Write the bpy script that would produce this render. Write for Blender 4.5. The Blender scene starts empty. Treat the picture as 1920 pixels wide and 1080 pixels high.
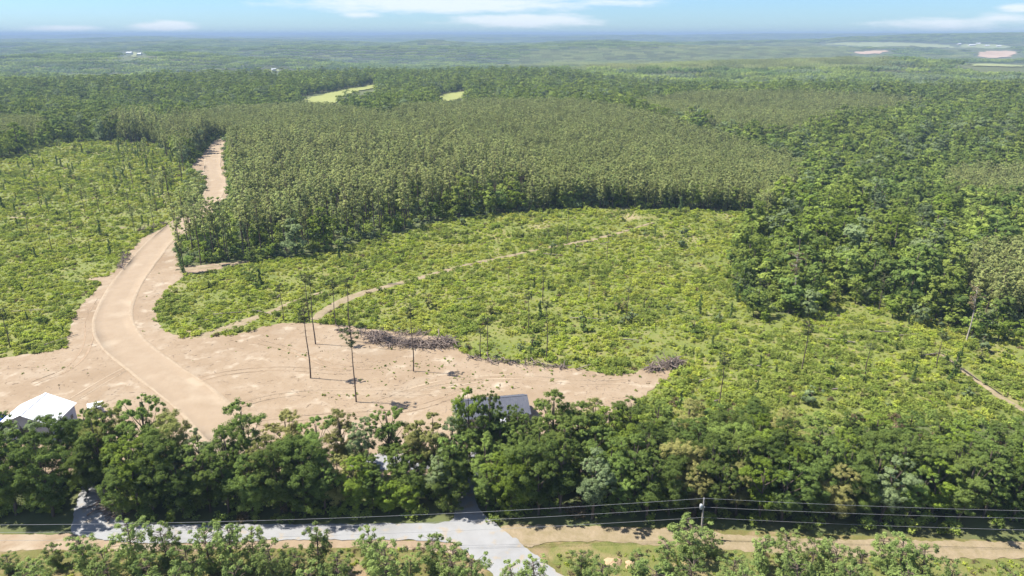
import bpy, math, random
import numpy as np
from mathutils import Vector, geometry

# ------------------------------------------------------------------ camera, sky, sun, exposure
SC = bpy.context.scene
COL = SC.collection
H, F, PITCH = 75.0, 1321.0, math.radians(19.80)
cd = bpy.data.cameras.new('camera'); cam = bpy.data.objects.new('camera', cd); COL.objects.link(cam)
cam.location = (0, 0, H); cam.rotation_euler = (math.pi/2 - PITCH, 0, 0)
cd.sensor_width = 36.0; cd.lens = 36.0*F/1920.0; cd.clip_start = 1.0; cd.clip_end = 80000.0
SC.camera = cam

SUN_EL, SUN_AZ = math.radians(57), math.radians(-82)      # azimuth from +Y towards +X: sun stands left, a little beyond
to_sun = Vector((math.cos(SUN_EL)*math.sin(SUN_AZ), math.cos(SUN_EL)*math.cos(SUN_AZ), math.sin(SUN_EL)))
sd = bpy.data.lights.new('sun', 'SUN'); sun = bpy.data.objects.new('sun', sd); COL.objects.link(sun)
sd.energy = 4.2; sd.angle = math.radians(0.53); sd.color = (1.0, 0.95, 0.87)
sun.rotation_euler = to_sun.to_track_quat('Z', 'Y').to_euler(); sun.location = (-200, 100, 400)

vs = SC.view_settings
vs.view_transform = 'Standard'; vs.look = 'None'; vs.gamma = 1.0; vs.use_curve_mapping = False
vs.exposure = 1.50
cy = SC.cycles
cy.max_bounces = 4; cy.diffuse_bounces = 2; cy.glossy_bounces = 1; cy.transmission_bounces = 3
cy.transparent_max_bounces = 4; cy.volume_bounces = 0; cy.use_adaptive_sampling = True; cy.adaptive_threshold = 0.02; cy.use_denoising = True
cy.caustics_reflective = False; cy.caustics_refractive = False

def pix_dir(px, py):
    a, b = (px-960.0)/F, (540.0-py)/F
    cp, sp = math.cos(PITCH), math.sin(PITCH)
    return np.array((a, b*sp + cp, b*cp - sp))

def build_world():
    w = bpy.data.worlds.new('World'); SC.world = w; w.use_nodes = True
    nt = w.node_tree; nt.nodes.clear(); N = nt.nodes.new; L = nt.links.new
    out = N('ShaderNodeOutputWorld'); bg = N('ShaderNodeBackground'); L(bg.outputs[0], out.inputs[0])
    sky = N('ShaderNodeTexSky'); sky.sky_type = 'NISHITA'; sky.sun_disc = False
    sky.sun_elevation = SUN_EL; sky.sun_rotation = SUN_AZ
    sky.altitude = 300; sky.air_density = 1.0; sky.dust_density = 0.3; sky.ozone_density = 4.0
    bg.inputs[1].default_value = 0.100
    tc = N('ShaderNodeTexCoord'); sep = N('ShaderNodeSeparateXYZ'); L(tc.outputs['Generated'], sep.inputs[0])
    def m(op, a, b=None, c=None):
        n = N('ShaderNodeMath'); n.operation = op
        for i, v in enumerate((a, b, c)):
            if v is None: continue
            if isinstance(v, (int, float)): n.inputs[i].default_value = v
            else: L(v, n.inputs[i])
        return n.outputs[0]
    az = m('ARCTAN2', sep.outputs[0], sep.outputs[1]); el = m('ARCSINE', sep.outputs[2])
    # cloud banks: (pixel x, pixel y, half width, half height, weight) turned into bearings and elevations of the sky
    banks = [(310, 49, 62, 9, 1.15), (120, 54, 90, 7, 0.85), (20, 54, 60, 6, 0.6), (680, 28, 48, 7, 0.9), (985, 39, 165, 14, 1.1),
             (830, 8, 330, 18, 1.05), (690, -20, 300, 25, 1.0), (1130, 4, 200, 12, 0.7), (1780, 46, 160, 20, 0.75), (1880, 32, 60, 10, 0.9), (1740, 26, 50, 5, .5), (1915, 16, 40, 8, 1.0),
             (1300, 0, 120, 4, .5)]
    g = None
    for px, py, sx, sy, wt in banks:
        d = pix_dir(px, py); a0 = math.atan2(d[0], d[1]); e0 = math.atan2(d[2], math.hypot(d[0], d[1]))
        sa, se = sx/F*0.9, sy/F*0.95
        u = m('MULTIPLY', m('SUBTRACT', az, a0), 1/sa); v = m('MULTIPLY', m('SUBTRACT', el, e0), 1/se)
        q = m('ADD', m('MULTIPLY', u, u), m('MULTIPLY', v, v))
        q = m('MULTIPLY', m('EXPONENT', m('MULTIPLY', q, -0.8)), wt)
        g = q if g is None else m('MAXIMUM', g, q)
    comb = N('ShaderNodeCombineXYZ'); L(m('MULTIPLY', az, 9.0), comb.inputs[0]); L(m('MULTIPLY', el, 55.0), comb.inputs[1])
    nz = N('ShaderNodeTexNoise'); nz.inputs['Scale'].default_value = 2.2; nz.inputs['Detail'].default_value = 7; nz.inputs['Roughness'].default_value = 0.6
    L(comb.outputs[0], nz.inputs['Vector'])
    # scattered cloud of the same kind over the rest of the sky
    proj = N('ShaderNodeCombineXYZ'); zz = m('MAXIMUM', sep.outputs[2], 0.06)
    L(m('DIVIDE', sep.outputs[0], zz), proj.inputs[0]); L(m('DIVIDE', sep.outputs[1], zz), proj.inputs[1])
    nb = N('ShaderNodeTexNoise'); nb.inputs['Scale'].default_value = 0.55; nb.inputs['Detail'].default_value = 6
    L(proj.outputs[0], nb.inputs['Vector'])
    high = m('MULTIPLY', m('SMOOTH_MIN', m('MAXIMUM', m('MULTIPLY', m('SUBTRACT', el, 0.06), 12.0), 0.0), 1.0, 0.1), m('MULTIPLY', nb.outputs['Fac'], 1.15))
    g = m('MAXIMUM', g, high)
    f = m('ADD', g, m('MULTIPLY', m('SUBTRACT', nz.outputs['Fac'], 0.5), 1.1))
    mr = N('ShaderNodeMapRange'); mr.interpolation_type = 'SMOOTHSTEP'; L(f, mr.inputs['Value'])
    mr.inputs['From Min'].default_value = 0.38; mr.inputs['From Max'].default_value = 0.95; mr.inputs['To Max'].default_value = 0.7
    tint = N('ShaderNodeMix'); tint.data_type = 'RGBA'; tint.blend_type = 'MULTIPLY'; tint.inputs['Factor'].default_value = 1.0
    L(sky.outputs[0], tint.inputs['A']); tint.inputs['B'].default_value = (0.33, 0.455, 0.625, 1)
    mix = N('ShaderNodeMix'); mix.data_type = 'RGBA'
    L(mr.outputs[0], mix.inputs['Factor']); L(tint.outputs['Result'], mix.inputs['A']); mix.inputs['B'].default_value = (3.85, 3.95, 4.15, 1)
    L(mix.outputs['Result'], bg.inputs[0])
build_world()

# ------------------------------------------------------------------ numeric helpers
RNG = np.random.default_rng(7); random.seed(7)

def hash2(ix, iy, seed):
    h = (ix.astype(np.int64)*374761393 + iy.astype(np.int64)*668265263 + seed*974634777) & 0xffffffff
    h = ((h ^ (h >> 13))*1274126177) & 0xffffffff
    return ((h ^ (h >> 16)) & 0xffff)/65535.0

def vnoise(x, y, seed=0):
    ix, iy = np.floor(x), np.floor(y); fx, fy = x-ix, y-iy
    fx = fx*fx*(3-2*fx); fy = fy*fy*(3-2*fy)
    a, b = hash2(ix, iy, seed), hash2(ix+1, iy, seed); c, d = hash2(ix, iy+1, seed), hash2(ix+1, iy+1, seed)
    return (a*(1-fx)+b*fx)*(1-fy) + (c*(1-fx)+d*fx)*fy

def fbm(x, y, seed=0, octv=4):
    s, a, t = 0.0, 1.0, 0.0
    for o in range(octv):
        s = s + a*(vnoise(x*2**o, y*2**o, seed+o*17)-0.5); t += a; a *= 0.5
    return s/t*2

def sstep(a, b, x):
    t = np.clip((x-a)/(b-a), 0, 1); return t*t*(3-2*t)

# long hills: centre x, y, half length, half width, turn (degrees), height
HILLS = [(-600, 1180, 480, 150, 5, 2), (-500, 1600, 900, 190, 0, -20), (-1150, 2350, 750, 240, -4, 40), (650, 1680, 1300, 200, 3, 34), (700, 2150, 1500, 260, 3, -20), (-1000, 2950, 1500, 300, 0, -12),
         (-1500, 3600, 1300, 320, 0, 34), (1000, 3650, 1800, 420, 3, 34), (-300, 4800, 2500, 420, -2, 38), (4300, 5600, 2600, 650, 8, 120),
         (-4000, 6800, 3000, 600, 2, 52), (0, 8600, 5000, 600, 0, 58), (7500, 10500, 5500, 900, 4, 118), (1500, 11500, 5000, 900, -3, 72), (-7500, 12500, 6000, 900, 3, 66), (0, 17500, 16000, 1400, 0, 90),
         (800, 950, 420, 150, 10, 10), (330, 690, 220, 90, 12, -9), (30, 640, 260, 170, 0, 7), (-190, 1250, 420, 150, -3, 4)]
def terrain(x, y):
    x = np.asarray(x, float); y = np.asarray(y, float)
    d = np.hypot(x, y)
    z = 0.35*fbm(x/55, y/55, 3, 2)*sstep(100, 180, d)
    z = z + 4.5*np.exp(-(((x-45)/95)**2 + ((y-325)/75)**2))                 # the knoll of the cutover
    z = z - 9.0*np.exp(-(((x-230)/120)**2 + ((y-430)/150)**2))             # the wooded draw on the right
    z = z - 7.0*np.exp(-(((x+330)/180)**2 + ((y-760)/130)**2))
    far = sstep(800, 2000, d)
    z = z + far*(34*fbm(x/1500+3.1, y/900+1.7, 11, 4) - 26) + sstep(450, 1200, d)*17*fbm(x/330, y/260, 23, 3) + sstep(1300, 2200, d)*16*fbm(x/520+5, y/380, 29, 2)
    z = z*(1 - .92*np.exp(-(((x+200)/300)**2 + ((y-1100)/260)**2)**2))
    for cx, cy_, sx, sy, r, h in HILLS:
        c, s = math.cos(math.radians(r)), math.sin(math.radians(r))
        u, v = (x-cx)*c + (y-cy_)*s, -(x-cx)*s + (y-cy_)*c
        z = z + h*np.exp(-((u/sx)**2 + (v/sy)**2))
    return np.where(z > 56, 56 + 26*(1-np.exp(-np.maximum(z-56, 0)/26)), z)

def project(x, y, z):
    cp, sp = math.cos(PITCH), math.sin(PITCH)
    dz = z - H
    w = y*cp - dz*sp; v = y*sp + dz*cp
    w = np.maximum(w, 0.1)
    return 960 + F*x/w, 540 - F*v/w

def at(px, py, z=None):
    d = pix_dir(px, py)
    if z is not None:
        t = (z-H)/d[2]; return Vector((d[0]*t, d[1]*t, z))
    t = np.geomspace(60, 24000, 3000)
    zz = H + d[2]*t; g = terrain(d[0]*t, d[1]*t)
    k = int(np.argmax(zz <= g))
    if zz[k] > g[k]: k = len(t)-1
    lo, hi = t[max(k-1, 0)], t[k]
    for _ in range(30):
        mid = (lo+hi)/2
        if H + d[2]*mid > float(terrain(d[0]*mid, d[1]*mid)): lo = mid
        else: hi = mid
    return Vector((d[0]*hi, d[1]*hi, float(terrain(d[0]*hi, d[1]*hi))))

def inside(px, py, poly):
    r = np.zeros(px.shape, bool); n = len(poly)
    for i in range(n):
        x1, y1 = poly[i]; x2, y2 = poly[(i+1) % n]
        if y1 == y2: continue
        c = ((y1 > py) != (y2 > py)) & (px < (x2-x1)*(py-y1)/(y2-y1) + x1)
        r ^= c
    return r

def gz(x, y): return float(terrain(x, y))

# ------------------------------------------------------------------ materials
MATS = {}
def new_mat(name):
    m = bpy.data.materials.new(name); m.use_nodes = True; m.node_tree.nodes.clear(); MATS[name] = m
    return m, m.node_tree.nodes.new, m.node_tree.links.new

def foliage(name, dark, light, alt, transl=0.48, var=0.55, patch=None):
    m, N, L = new_mat(name)
    out = N('ShaderNodeOutputMaterial')
    at_ = N('ShaderNodeAttribute'); at_.attribute_name = 'tint'
    oi = N('ShaderNodeObjectInfo')
    a = N('ShaderNodeMix'); a.data_type = 'RGBA'; L(at_.outputs['Fac'], a.inputs['Factor'])
    a.inputs['A'].default_value = (*dark, 1); a.inputs['B'].default_value = (*light, 1)
    b = N('ShaderNodeMix'); b.data_type = 'RGBA'
    mr = N('ShaderNodeMapRange'); L(oi.outputs['Random'], mr.inputs['Value']); mr.inputs['To Max'].default_value = var
    L(mr.outputs[0], b.inputs['Factor']); L(a.outputs['Result'], b.inputs['A']); b.inputs['B'].default_value = (*alt, 1)
    wn = N('ShaderNodeTexWhiteNoise'); wn.noise_dimensions = '1D'; L(oi.outputs['Random'], wn.inputs['W'])
    br = N('ShaderNodeMapRange'); L(wn.outputs['Value'], br.inputs['Value']); br.inputs['To Min'].default_value = 0.72; br.inputs['To Max'].default_value = 1.22
    c = N('ShaderNodeMix'); c.data_type = 'RGBA'; c.blend_type = 'MULTIPLY'; c.inputs['Factor'].default_value = 1
    L(b.outputs['Result'], c.inputs['A']); L(br.outputs[0], c.inputs['B'])
    if patch:
        ge = N('ShaderNodeNewGeometry'); pn = N('ShaderNodeTexNoise'); pn.inputs['Scale'].default_value = patch[1]; pn.inputs['Detail'].default_value = 4; L(ge.outputs['Position'], pn.inputs['Vector'])
        pm = N('ShaderNodeMapRange'); L(pn.outputs['Fac'], pm.inputs['Value']); pm.inputs['From Min'].default_value = .48; pm.inputs['From Max'].default_value = .72; pm.inputs['To Max'].default_value = .6
        c2 = N('ShaderNodeMix'); c2.data_type = 'RGBA'; L(pm.outputs[0], c2.inputs['Factor']); L(c.outputs['Result'], c2.inputs['A']); c2.inputs['B'].default_value = (*patch[0], 1); c = c2
    df = N('ShaderNodeBsdfDiffuse'); tr = N('ShaderNodeBsdfTranslucent'); mx = N('ShaderNodeMixShader'); mx.inputs[0].default_value = transl
    L(c.outputs['Result'], df.inputs[0]); L(c.outputs['Result'], tr.inputs[0]); L(df.outputs[0], mx.inputs[1]); L(tr.outputs[0], mx.inputs[2])
    L(mx.outputs[0], out.inputs[0])
    return m

def surface(name, cols, scale=1.0, detail=6, rough=0.9, bump=0.0, bump_scale=3.0, stretch=(1, 1, 1), spots=None, metallic=0.0):
    """noise-driven colour ramp through cols; spots=(colour, scale, from, to) lays a second patchy colour over it"""
    m, N, L = new_mat(name)
    out = N('ShaderNodeOutputMaterial'); p = N('ShaderNodeBsdfPrincipled'); L(p.outputs[0], out.inputs[0])
    p.inputs['Roughness'].default_value = rough; p.inputs['Metallic'].default_value = metallic
    if 'Specular IOR Level' in p.inputs: p.inputs['Specular IOR Level'].default_value = 0.25
    tc = N('ShaderNodeTexCoord'); mp = N('ShaderNodeMapping'); L(tc.outputs['Object'], mp.inputs[0]); mp.inputs['Scale'].default_value = stretch
    nz = N('ShaderNodeTexNoise'); nz.inputs['Scale'].default_value = scale; nz.inputs['Detail'].default_value = detail; nz.inputs['Roughness'].default_value = 0.65
    L(mp.outputs[0], nz.inputs['Vector'])
    r = N('ShaderNodeValToRGB'); L(nz.outputs['Fac'], r.inputs[0]); e = r.color_ramp.elements
    n = len(cols)
    while len(e) < n: e.new(0.5)
    for i, c in enumerate(cols):
        e[i].position = 0.28 + 0.44*i/max(n-1, 1); e[i].color = (*c, 1)
    col = r.outputs[0]
    for sp in (spots or []):
        n2 = N('ShaderNodeTexNoise'); n2.inputs['Scale'].default_value = sp[1]; n2.inputs['Detail'].default_value = 5; L(mp.outputs[0], n2.inputs['Vector'])
        mr = N('ShaderNodeMapRange'); L(n2.outputs['Fac'], mr.inputs['Value']); mr.inputs['From Min'].default_value = sp[2]; mr.inputs['From Max'].default_value = sp[3]
        mx = N('ShaderNodeMix'); mx.data_type = 'RGBA'; L(mr.outputs[0], mx.inputs['Factor']); L(col, mx.inputs['A']); mx.inputs['B'].default_value = (*sp[0], 1)
        col = mx.outputs['Result']
    L(col, p.inputs['Base Color'])
    if bump:
        n3 = N('ShaderNodeTexNoise'); n3.inputs['Scale'].default_value = bump_scale; n3.inputs['Detail'].default_value = 5; L(mp.outputs[0], n3.inputs['Vector'])
        b = N('ShaderNodeBump'); b.inputs['Strength'].default_value = bump; b.inputs['Distance'].default_value = 0.3
        L(n3.outputs['Fac'], b.inputs['Height']); L(b.outputs[0], p.inputs['Normal'])
    return m

LEAF = {
    'mid':    foliage('leaf mid green', (0.095, 0.142, 0.033), (0.386, 0.485, 0.106), (0.350, 0.397, 0.092)),
    'dark':   foliage('leaf dark green', (0.070, 0.116, 0.035), (0.274, 0.377, 0.093), (0.268, 0.324, 0.080)),
    'yellow': foliage('leaf yellow green', (0.096, 0.146, 0.020), (0.315, 0.415, 0.068), (0.246, 0.315, 0.062)),
    'grey':   foliage('leaf grey green', (0.105, 0.147, 0.068), (0.328, 0.409, 0.195), (0.285, 0.335, 0.140)),
    'olive':  foliage('leaf olive', (0.126, 0.149, 0.048), (0.385, 0.412, 0.131), (0.385, 0.341, 0.131)),
}
LEAF['deep'] = foliage('leaf deep oak green', (0.050, 0.084, 0.024), (0.205, 0.285, 0.072), (0.195, 0.245, 0.062))
PINE = foliage('pine needles', (0.067, 0.104, 0.041), (0.232, 0.287, 0.104), (0.201, 0.250, 0.091))
PINE_TALL = foliage('tall pine needles', (0.143, 0.193, 0.073), (0.475, 0.523, 0.195), (0.442, 0.444, 0.174))
PINE_PLANT = foliage('plantation pine needles', (0.144, 0.180, 0.063), (0.397, 0.456, 0.162), (0.391, 0.396, 0.151))
PINE_LONE = foliage('lone pine needles', (0.050, 0.072, 0.030), (0.130, 0.160, 0.062), (0.125, 0.145, 0.055))
PINE_YOUNG = foliage('young pine needles', (0.090, 0.142, 0.047), (0.304, 0.387, 0.117), (0.277, 0.341, 0.106))
BRUSH = foliage('brush leaves', (0.149, 0.208, 0.024), (0.395, 0.490, 0.067), (0.376, 0.404, 0.069), 0.38, 0.9, ((0.390, 0.365, 0.092), 0.055))
BRUSH2 = foliage('brush leaves deep', (0.094, 0.137, 0.024), (0.276, 0.353, 0.067), (0.270, 0.310, 0.070), 0.38, 0.9)
VINE = foliage('vine leaves', (0.053, 0.095, 0.031), (0.174, 0.254, 0.072), (0.166, 0.215, 0.064))
DRY = foliage('dry leaves', (0.105, 0.079, 0.041), (0.247, 0.199, 0.116), (0.195, 0.150, 0.079))
BARK = surface('bark', [(0.080, 0.060, 0.044), (0.152, 0.120, 0.092)], 1.2, stretch=(1.600, 1.600, 0.320))
BARK_PINE = surface('pine bark', [(0.076, 0.056, 0.044), (0.140, 0.104, 0.080)], 1.4, stretch=(1.600, 1.600, 0.400))
BARK_PALE = surface('pale bark', [(0.272, 0.232, 0.184), (0.416, 0.368, 0.304)], 1.2, stretch=(1.600, 1.600, 0.320))
LOGBARK = surface('weathered log bark', [(0.160, 0.132, 0.104), (0.272, 0.232, 0.188)], 1.2, stretch=(1.600, 1.600, 0.320))
DEADWOOD = surface('dead wood', [(0.112, 0.084, 0.068), (0.240, 0.192, 0.160)], 2.0)
GROUND = surface('forest floor', [(0.055, 0.065, 0.024), (0.085, 0.10, 0.035), (0.085, 0.075, 0.035)], 0.05, 8)
CUTOVER = surface('cutover soil and grass', [(0.082, 0.106, 0.023), (0.130, 0.149, 0.033), (0.184, 0.160, 0.063)], 0.12, 8, bump=.5, bump_scale=.8,
                  spots=[((0.261, 0.208, 0.116), 0.05, 0.60, 0.74)])
DIRT = surface('graded tan dirt', [(0.207, 0.150, 0.094), (0.242, 0.182, 0.120), (0.269, 0.212, 0.149)], 0.16, 9, bump=.35, bump_scale=.9,
               spots=[((0.197, 0.141, 0.087), 0.035, 0.48, 0.66), ((0.293, 0.243, 0.178), 0.07, 0.58, 0.75), ((0.162, 0.120, 0.076), 1.4, .62, .72), ((0.205, 0.150, 0.095), 0.42, .54, .72), ((0.345, 0.290, 0.215), 0.22, .58, .74)])
ROADDIRT = surface('packed dirt roadway', [(0.233, 0.174, 0.114), (0.266, 0.206, 0.141)], 0.25, 8, bump=.2, bump_scale=1.2, spots=[((0.295, 0.235, 0.164), 0.12, 0.55, 0.72)])
BERM = surface('raw dirt berm', [(0.239, 0.179, 0.117), (0.301, 0.242, 0.171)], 0.6, 6, bump=.5, bump_scale=2)
TRACK = surface('track soil', [(0.167, 0.135, 0.070), (0.258, 0.204, 0.137)], 0.5, 6, bump=.4, bump_scale=2)
GRAVEL = surface('pale grey gravel road', [(0.216, 0.218, 0.218), (0.262, 0.263, 0.264)], 0.35, 8, bump=.15, bump_scale=6, spots=[((0.188, 0.186, 0.180), 0.12, .5, .7), ((0.27, 0.225, 0.165), 0.5, .56, .72)])
VERGE = surface('dry grass verge', [(0.118, 0.097, 0.035), (0.109, 0.108, 0.030), (0.195, 0.146, 0.071)], 0.35, 8, bump=.5, bump_scale=3, spots=[((0.213, 0.155, 0.090), .16, .53, .66)])
GRASS = surface('mown green grass', [(0.084, 0.100, 0.024), (0.123, 0.132, 0.036), (0.151, 0.144, 0.048)], 0.6, 9, bump=.6, bump_scale=4, spots=[((0.207, 0.164, 0.080), .22, .52, .66)])
FIELD = surface('pale hay field', [(0.181, 0.204, 0.057), (0.234, 0.242, 0.076)], 0.02, 5)
FARFIELD = surface('distant pale field', [(0.168, 0.197, 0.076), (0.235, 0.244, 0.109)], 0.006, 5)
BARESOIL = surface('distant bare soil', [(0.323, 0.228, 0.155), (0.390, 0.289, 0.208)], 0.01, 5)
WHITE = surface('white roof sheet', [(0.655, 0.664, 0.689), (0.706, 0.714, 0.731)], 0.6, 3, rough=.5)
WALLGREY = surface('pale wall sheet', [(0.353, 0.361, 0.420), (0.403, 0.412, 0.462)], 0.6, 3, rough=.6)
SLATE = surface('slate grey metal roof', [(0.074, 0.079, 0.099), (0.098, 0.103, 0.124)], 0.8, 4, rough=.42)
CREAM = surface('cream siding', [(0.437, 0.420, 0.370), (0.504, 0.487, 0.437)], 0.8, 3)
DARKGLASS = surface('dark window glass', [(0.03, 0.035, 0.04), (0.05, 0.055, 0.06)], 1, 2, rough=.15)
BLUE = surface('blue tarp', [(0.02, 0.08, 0.36), (0.03, 0.12, 0.46)], 1.5, 3, rough=.5)
POLEWOOD = surface('weathered pole wood', [(0.252, 0.227, 0.202), (0.353, 0.323, 0.294)], 1.5, 5, stretch=(2.520, 2.520, 0.336))
METAL = surface('pale grey metal', [(0.462, 0.470, 0.479), (0.521, 0.529, 0.538)], 2, 3, rough=.4)
WIREMAT = surface('aluminium wire', [(0.20, 0.205, 0.21), (0.27, 0.275, 0.28)], 1, 2, rough=.45)
ROCK = surface('raw clay heap', [(0.307, 0.211, 0.120), (0.379, 0.281, 0.180)], 1.2, 6, bump=.5, bump_scale=3)

# ------------------------------------------------------------------ mesh helpers
def mesh_np(name, v, faces, mats, tint=None, mat_idx=None):
    """v (N,3); faces: list of index arrays, each (M,k); one tint per face"""
    me = bpy.data.meshes.new(name)
    loops = np.concatenate([f.ravel() for f in faces]); sizes = np.concatenate([np.full(len(f), f.shape[1]) for f in faces])
    me.vertices.add(len(v)); me.vertices.foreach_set('co', np.asarray(v, np.float32).ravel())
    me.loops.add(len(loops)); me.loops.foreach_set('vertex_index', loops.astype(np.int32))
    me.polygons.add(len(sizes)); st = np.concatenate(([0], np.cumsum(sizes)[:-1]))
    me.polygons.foreach_set('loop_start', st.astype(np.int32))
    for m in (mats if isinstance(mats, (list, tuple)) else [mats]): me.materials.append(m)
    if mat_idx is not None: me.polygons.foreach_set('material_index', mat_idx.astype(np.int32))
    if tint is not None:
        a = me.attributes.new('tint', 'FLOAT', 'FACE'); a.data.foreach_set('value', tint.astype(np.float32))
    me.update(calc_edges=True)
    return me

def tube(pts, radii, n=6):
    """tapered tube through pts; returns (verts, quads)"""
    pts = np.asarray(pts, float); k = len(pts); V = []
    for i in range(k):
        t = pts[min(i+1, k-1)] - pts[max(i-1, 0)]; t /= np.linalg.norm(t) + 1e-9
        a = np.cross(t, (0, 1, 0) if abs(t[1]) < 0.9 else (1, 0, 0)); a /= np.linalg.norm(a); b = np.cross(t, a)
        ang = np.arange(n)*2*math.pi/n
        V.append(pts[i] + radii[i]*(np.outer(np.cos(ang), a) + np.outer(np.sin(ang), b)))
    V = np.concatenate(V); Q = []
    for i in range(k-1):
        for j in range(n): Q.append((i*n+j, i*n+(j+1) % n, (i+1)*n+(j+1) % n, (i+1)*n+j))
    return V, np.array(Q)

def join(parts):
    V, Q, o = [], [], 0
    for v, q in parts: V.append(v); Q.append(q+o); o += len(v)
    return np.concatenate(V), np.concatenate(Q)

def leaves(cent, rad, per, size, rng, flat=1.0, aspect=0.62, up=0.35, shell=0.55, ctint=None, out=None, outw=.7):
    """leaf-sized rhombs filling clumps; returns verts, quads, tint"""
    n = len(cent)*per
    c = np.repeat(cent, per, 0); r = np.repeat(rad, per)[:, None]
    d = rng.normal(size=(n, 3)); d /= np.linalg.norm(d, axis=1)[:, None]
    u = (shell + (1-shell)*rng.random((n, 1)))
    p = c + d*r*u*np.array((1, 1, flat))
    nm = d*0.8 + rng.normal(size=(n, 3))*0.40 + np.array((0, 0, up)) + (0 if out is None else np.repeat(out, per, 0)*outw); nm /= np.linalg.norm(nm, axis=1)[:, None]
    t = np.cross(nm, rng.normal(size=(n, 3))); t /= np.linalg.norm(t, axis=1)[:, None]; b = np.cross(nm, t)
    s = size*(0.65 + 0.7*rng.random((n, 1)))
    V = np.stack((p - t*s*.5, p + b*s*aspect*.5, p + t*s*.5 + nm*s*.08, p - b*s*aspect*.5), 1).reshape(-1, 3)
    Q = np.arange(n*4).reshape(n, 4)
    if ctint is None: ctint = rng.random(len(cent))
    tint = np.clip(0.55*np.repeat(ctint, per) + 0.45*rng.random(n), 0, 1)
    return V, Q, tint

# --- tree prototypes: each returns (trunk mesh, crown mesh)
def broadleaf_proto(seed, h=18.0, crown_r=4.4, low=0.22, per=60, size=0.40, clumps=120, mat=None, lod=False, lean=0.0):
    """crown of rounded boughs, each bough a cluster of leaf clumps"""
    rng = np.random.default_rng(seed)
    cz0 = h*low; boughs = []; nb = (9 if lod else 15) if h > 8 else 6
    for b in range(nb):
        f = ((b+.5)/nb)**.85; env = crown_r*(math.sin(math.pi*min(1, 0.10 + 0.90*(1-f)**0.7))**0.6)
        a = b*2.4 + rng.normal(0, .5); q = rng.uniform(.30, .78)*(1 if b < nb-1 else .1)
        br = crown_r*rng.uniform(.36, .56)*(1.08-.38*f)
        boughs.append((np.array((math.cos(a)*env*q + lean*h*f, math.sin(a)*env*q, cz0 + br*.4 + (h-cz0-br*1.15)*f + rng.normal(0, h*.025))), br))
    cent, rad, out, ct = [], [], [], []
    wts = np.array([b[1]**2 for b in boughs]); wts /= wts.sum(); bt = rng.random(nb)
    for c in range(clumps):
        k = rng.choice(nb, p=wts); bc, br = boughs[k]
        d = rng.normal(size=3); d /= np.linalg.norm(d)
        if d[2] < -.35: d[2] *= -.6
        r_ = br*rng.uniform(.62, 1.02)
        cent.append(bc + d*np.array((1, 1, .82))*r_); rad.append(br*rng.uniform(.20, .40)); dd = cent[-1] - np.array((lean*h*.5, 0, cz0+(h-cz0)*.42)); dd /= np.linalg.norm(dd)+.1; out.append(d*.6 + dd*(1.3 if lod else .6)); ct.append(.5*bt[k]+.5*rng.random())
    cent, rad = np.array(cent), np.array(rad)
    V, Q, T = leaves(cent, rad, per, size, rng, flat=.8, ctint=np.array(ct), out=np.array(out), shell=.35, outw=.95 if lod else .8)
    crown = mesh_np('crown', V, [Q], mat or LEAF['mid'], T)
    parts = []
    k = 6; pts = [np.array((lean*h*.85*i/k + rng.normal(0, .12)*(0 < i), rng.normal(0, .12)*(0 < i), -0.3 + (h*.86+.3)*i/k)) for i in range(k+1)]
    parts.append(tube(pts, [0.28*h/18*(1-.85*i/k)+.03 for i in range(k+1)], 6))
    for j in range(3 if lod else nb):
        c = boughs[j % nb][0]; i = min(k-1, max(1, int((c[2]*.72)/(h*.86)*k))); st = pts[i]
        mid = (st+c)/2 + np.array((0, 0, -.3)); parts.append(tube([st, mid, c], [.11*h/18, .075*h/18, .03], 4))
    tv, tq = join(parts)
    return mesh_np('trunk', tv, [tq], BARK), crown

def pine_proto(seed, h=24.0, low=0.55, r0=2.6, tiers=24, per=46, size=0.42, crad=(.6, 1.05), mat=None, trunk_r=.2, stubs=10, bark=None, dome=.9, flat=.6, limbs=1.0, up=.7):
    rng = np.random.default_rng(seed); cent, rad, parts = [], [], []
    k = 7; bx, by = rng.normal(0, .25, 2)
    ax = lambda z: np.array((bx*(z/h)**2 + .12*math.sin(z*.4+seed), by*(z/h)**2 + .1*math.sin(z*.33+seed*2), z))
    pts = [ax(-0.3 + (h*.97+.3)*i/k) for i in range(k+1)]
    parts.append(tube(pts, [trunk_r*(1-.8*i/k)+.02 for i in range(k+1)], 6))
    for i in range(tiers):
        f = (i+rng.random())/tiers; z = h*(low + (1-low)*f*.97)
        env = r0*(math.sin(math.pi*(.22+.76*(1-f)**dome))**.7)*rng.uniform(.35, 1.05)
        a = rng.random()*2*math.pi; base = ax(z - env*.25); c = ax(z) + np.array((math.cos(a)*env, math.sin(a)*env, rng.normal(0, .2)))
        cent.append(c); rad.append(rng.uniform(*crad)*(1.1-.45*f))
        if limbs: parts.append(tube([base, (base+c)/2+np.array((0, 0, .1)), c], [limbs*(.05+.012*h/10), limbs*.04, .012], 4))
    cent.append(ax(h*.98)); rad.append(crad[0]*.8)
    for i in range(stubs):
        z = h*rng.uniform(min(.3, low), low+.1); a = rng.random()*2*math.pi; l = rng.uniform(.3, 1.1); b = ax(z)
        parts.append(tube([b, b+np.array((math.cos(a)*l, math.sin(a)*l, .1*l))], [.035, .01], 3))
    V, Q, T = leaves(np.array(cent), np.array(rad), per, size, rng, flat=flat, aspect=.5, up=up, shell=.25)
    tv, tq = join(parts)
    return mesh_np('trunk', tv, [tq], bark or BARK_PINE), mesh_np('crown', V, [Q], mat or PINE_TALL, T)

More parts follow.
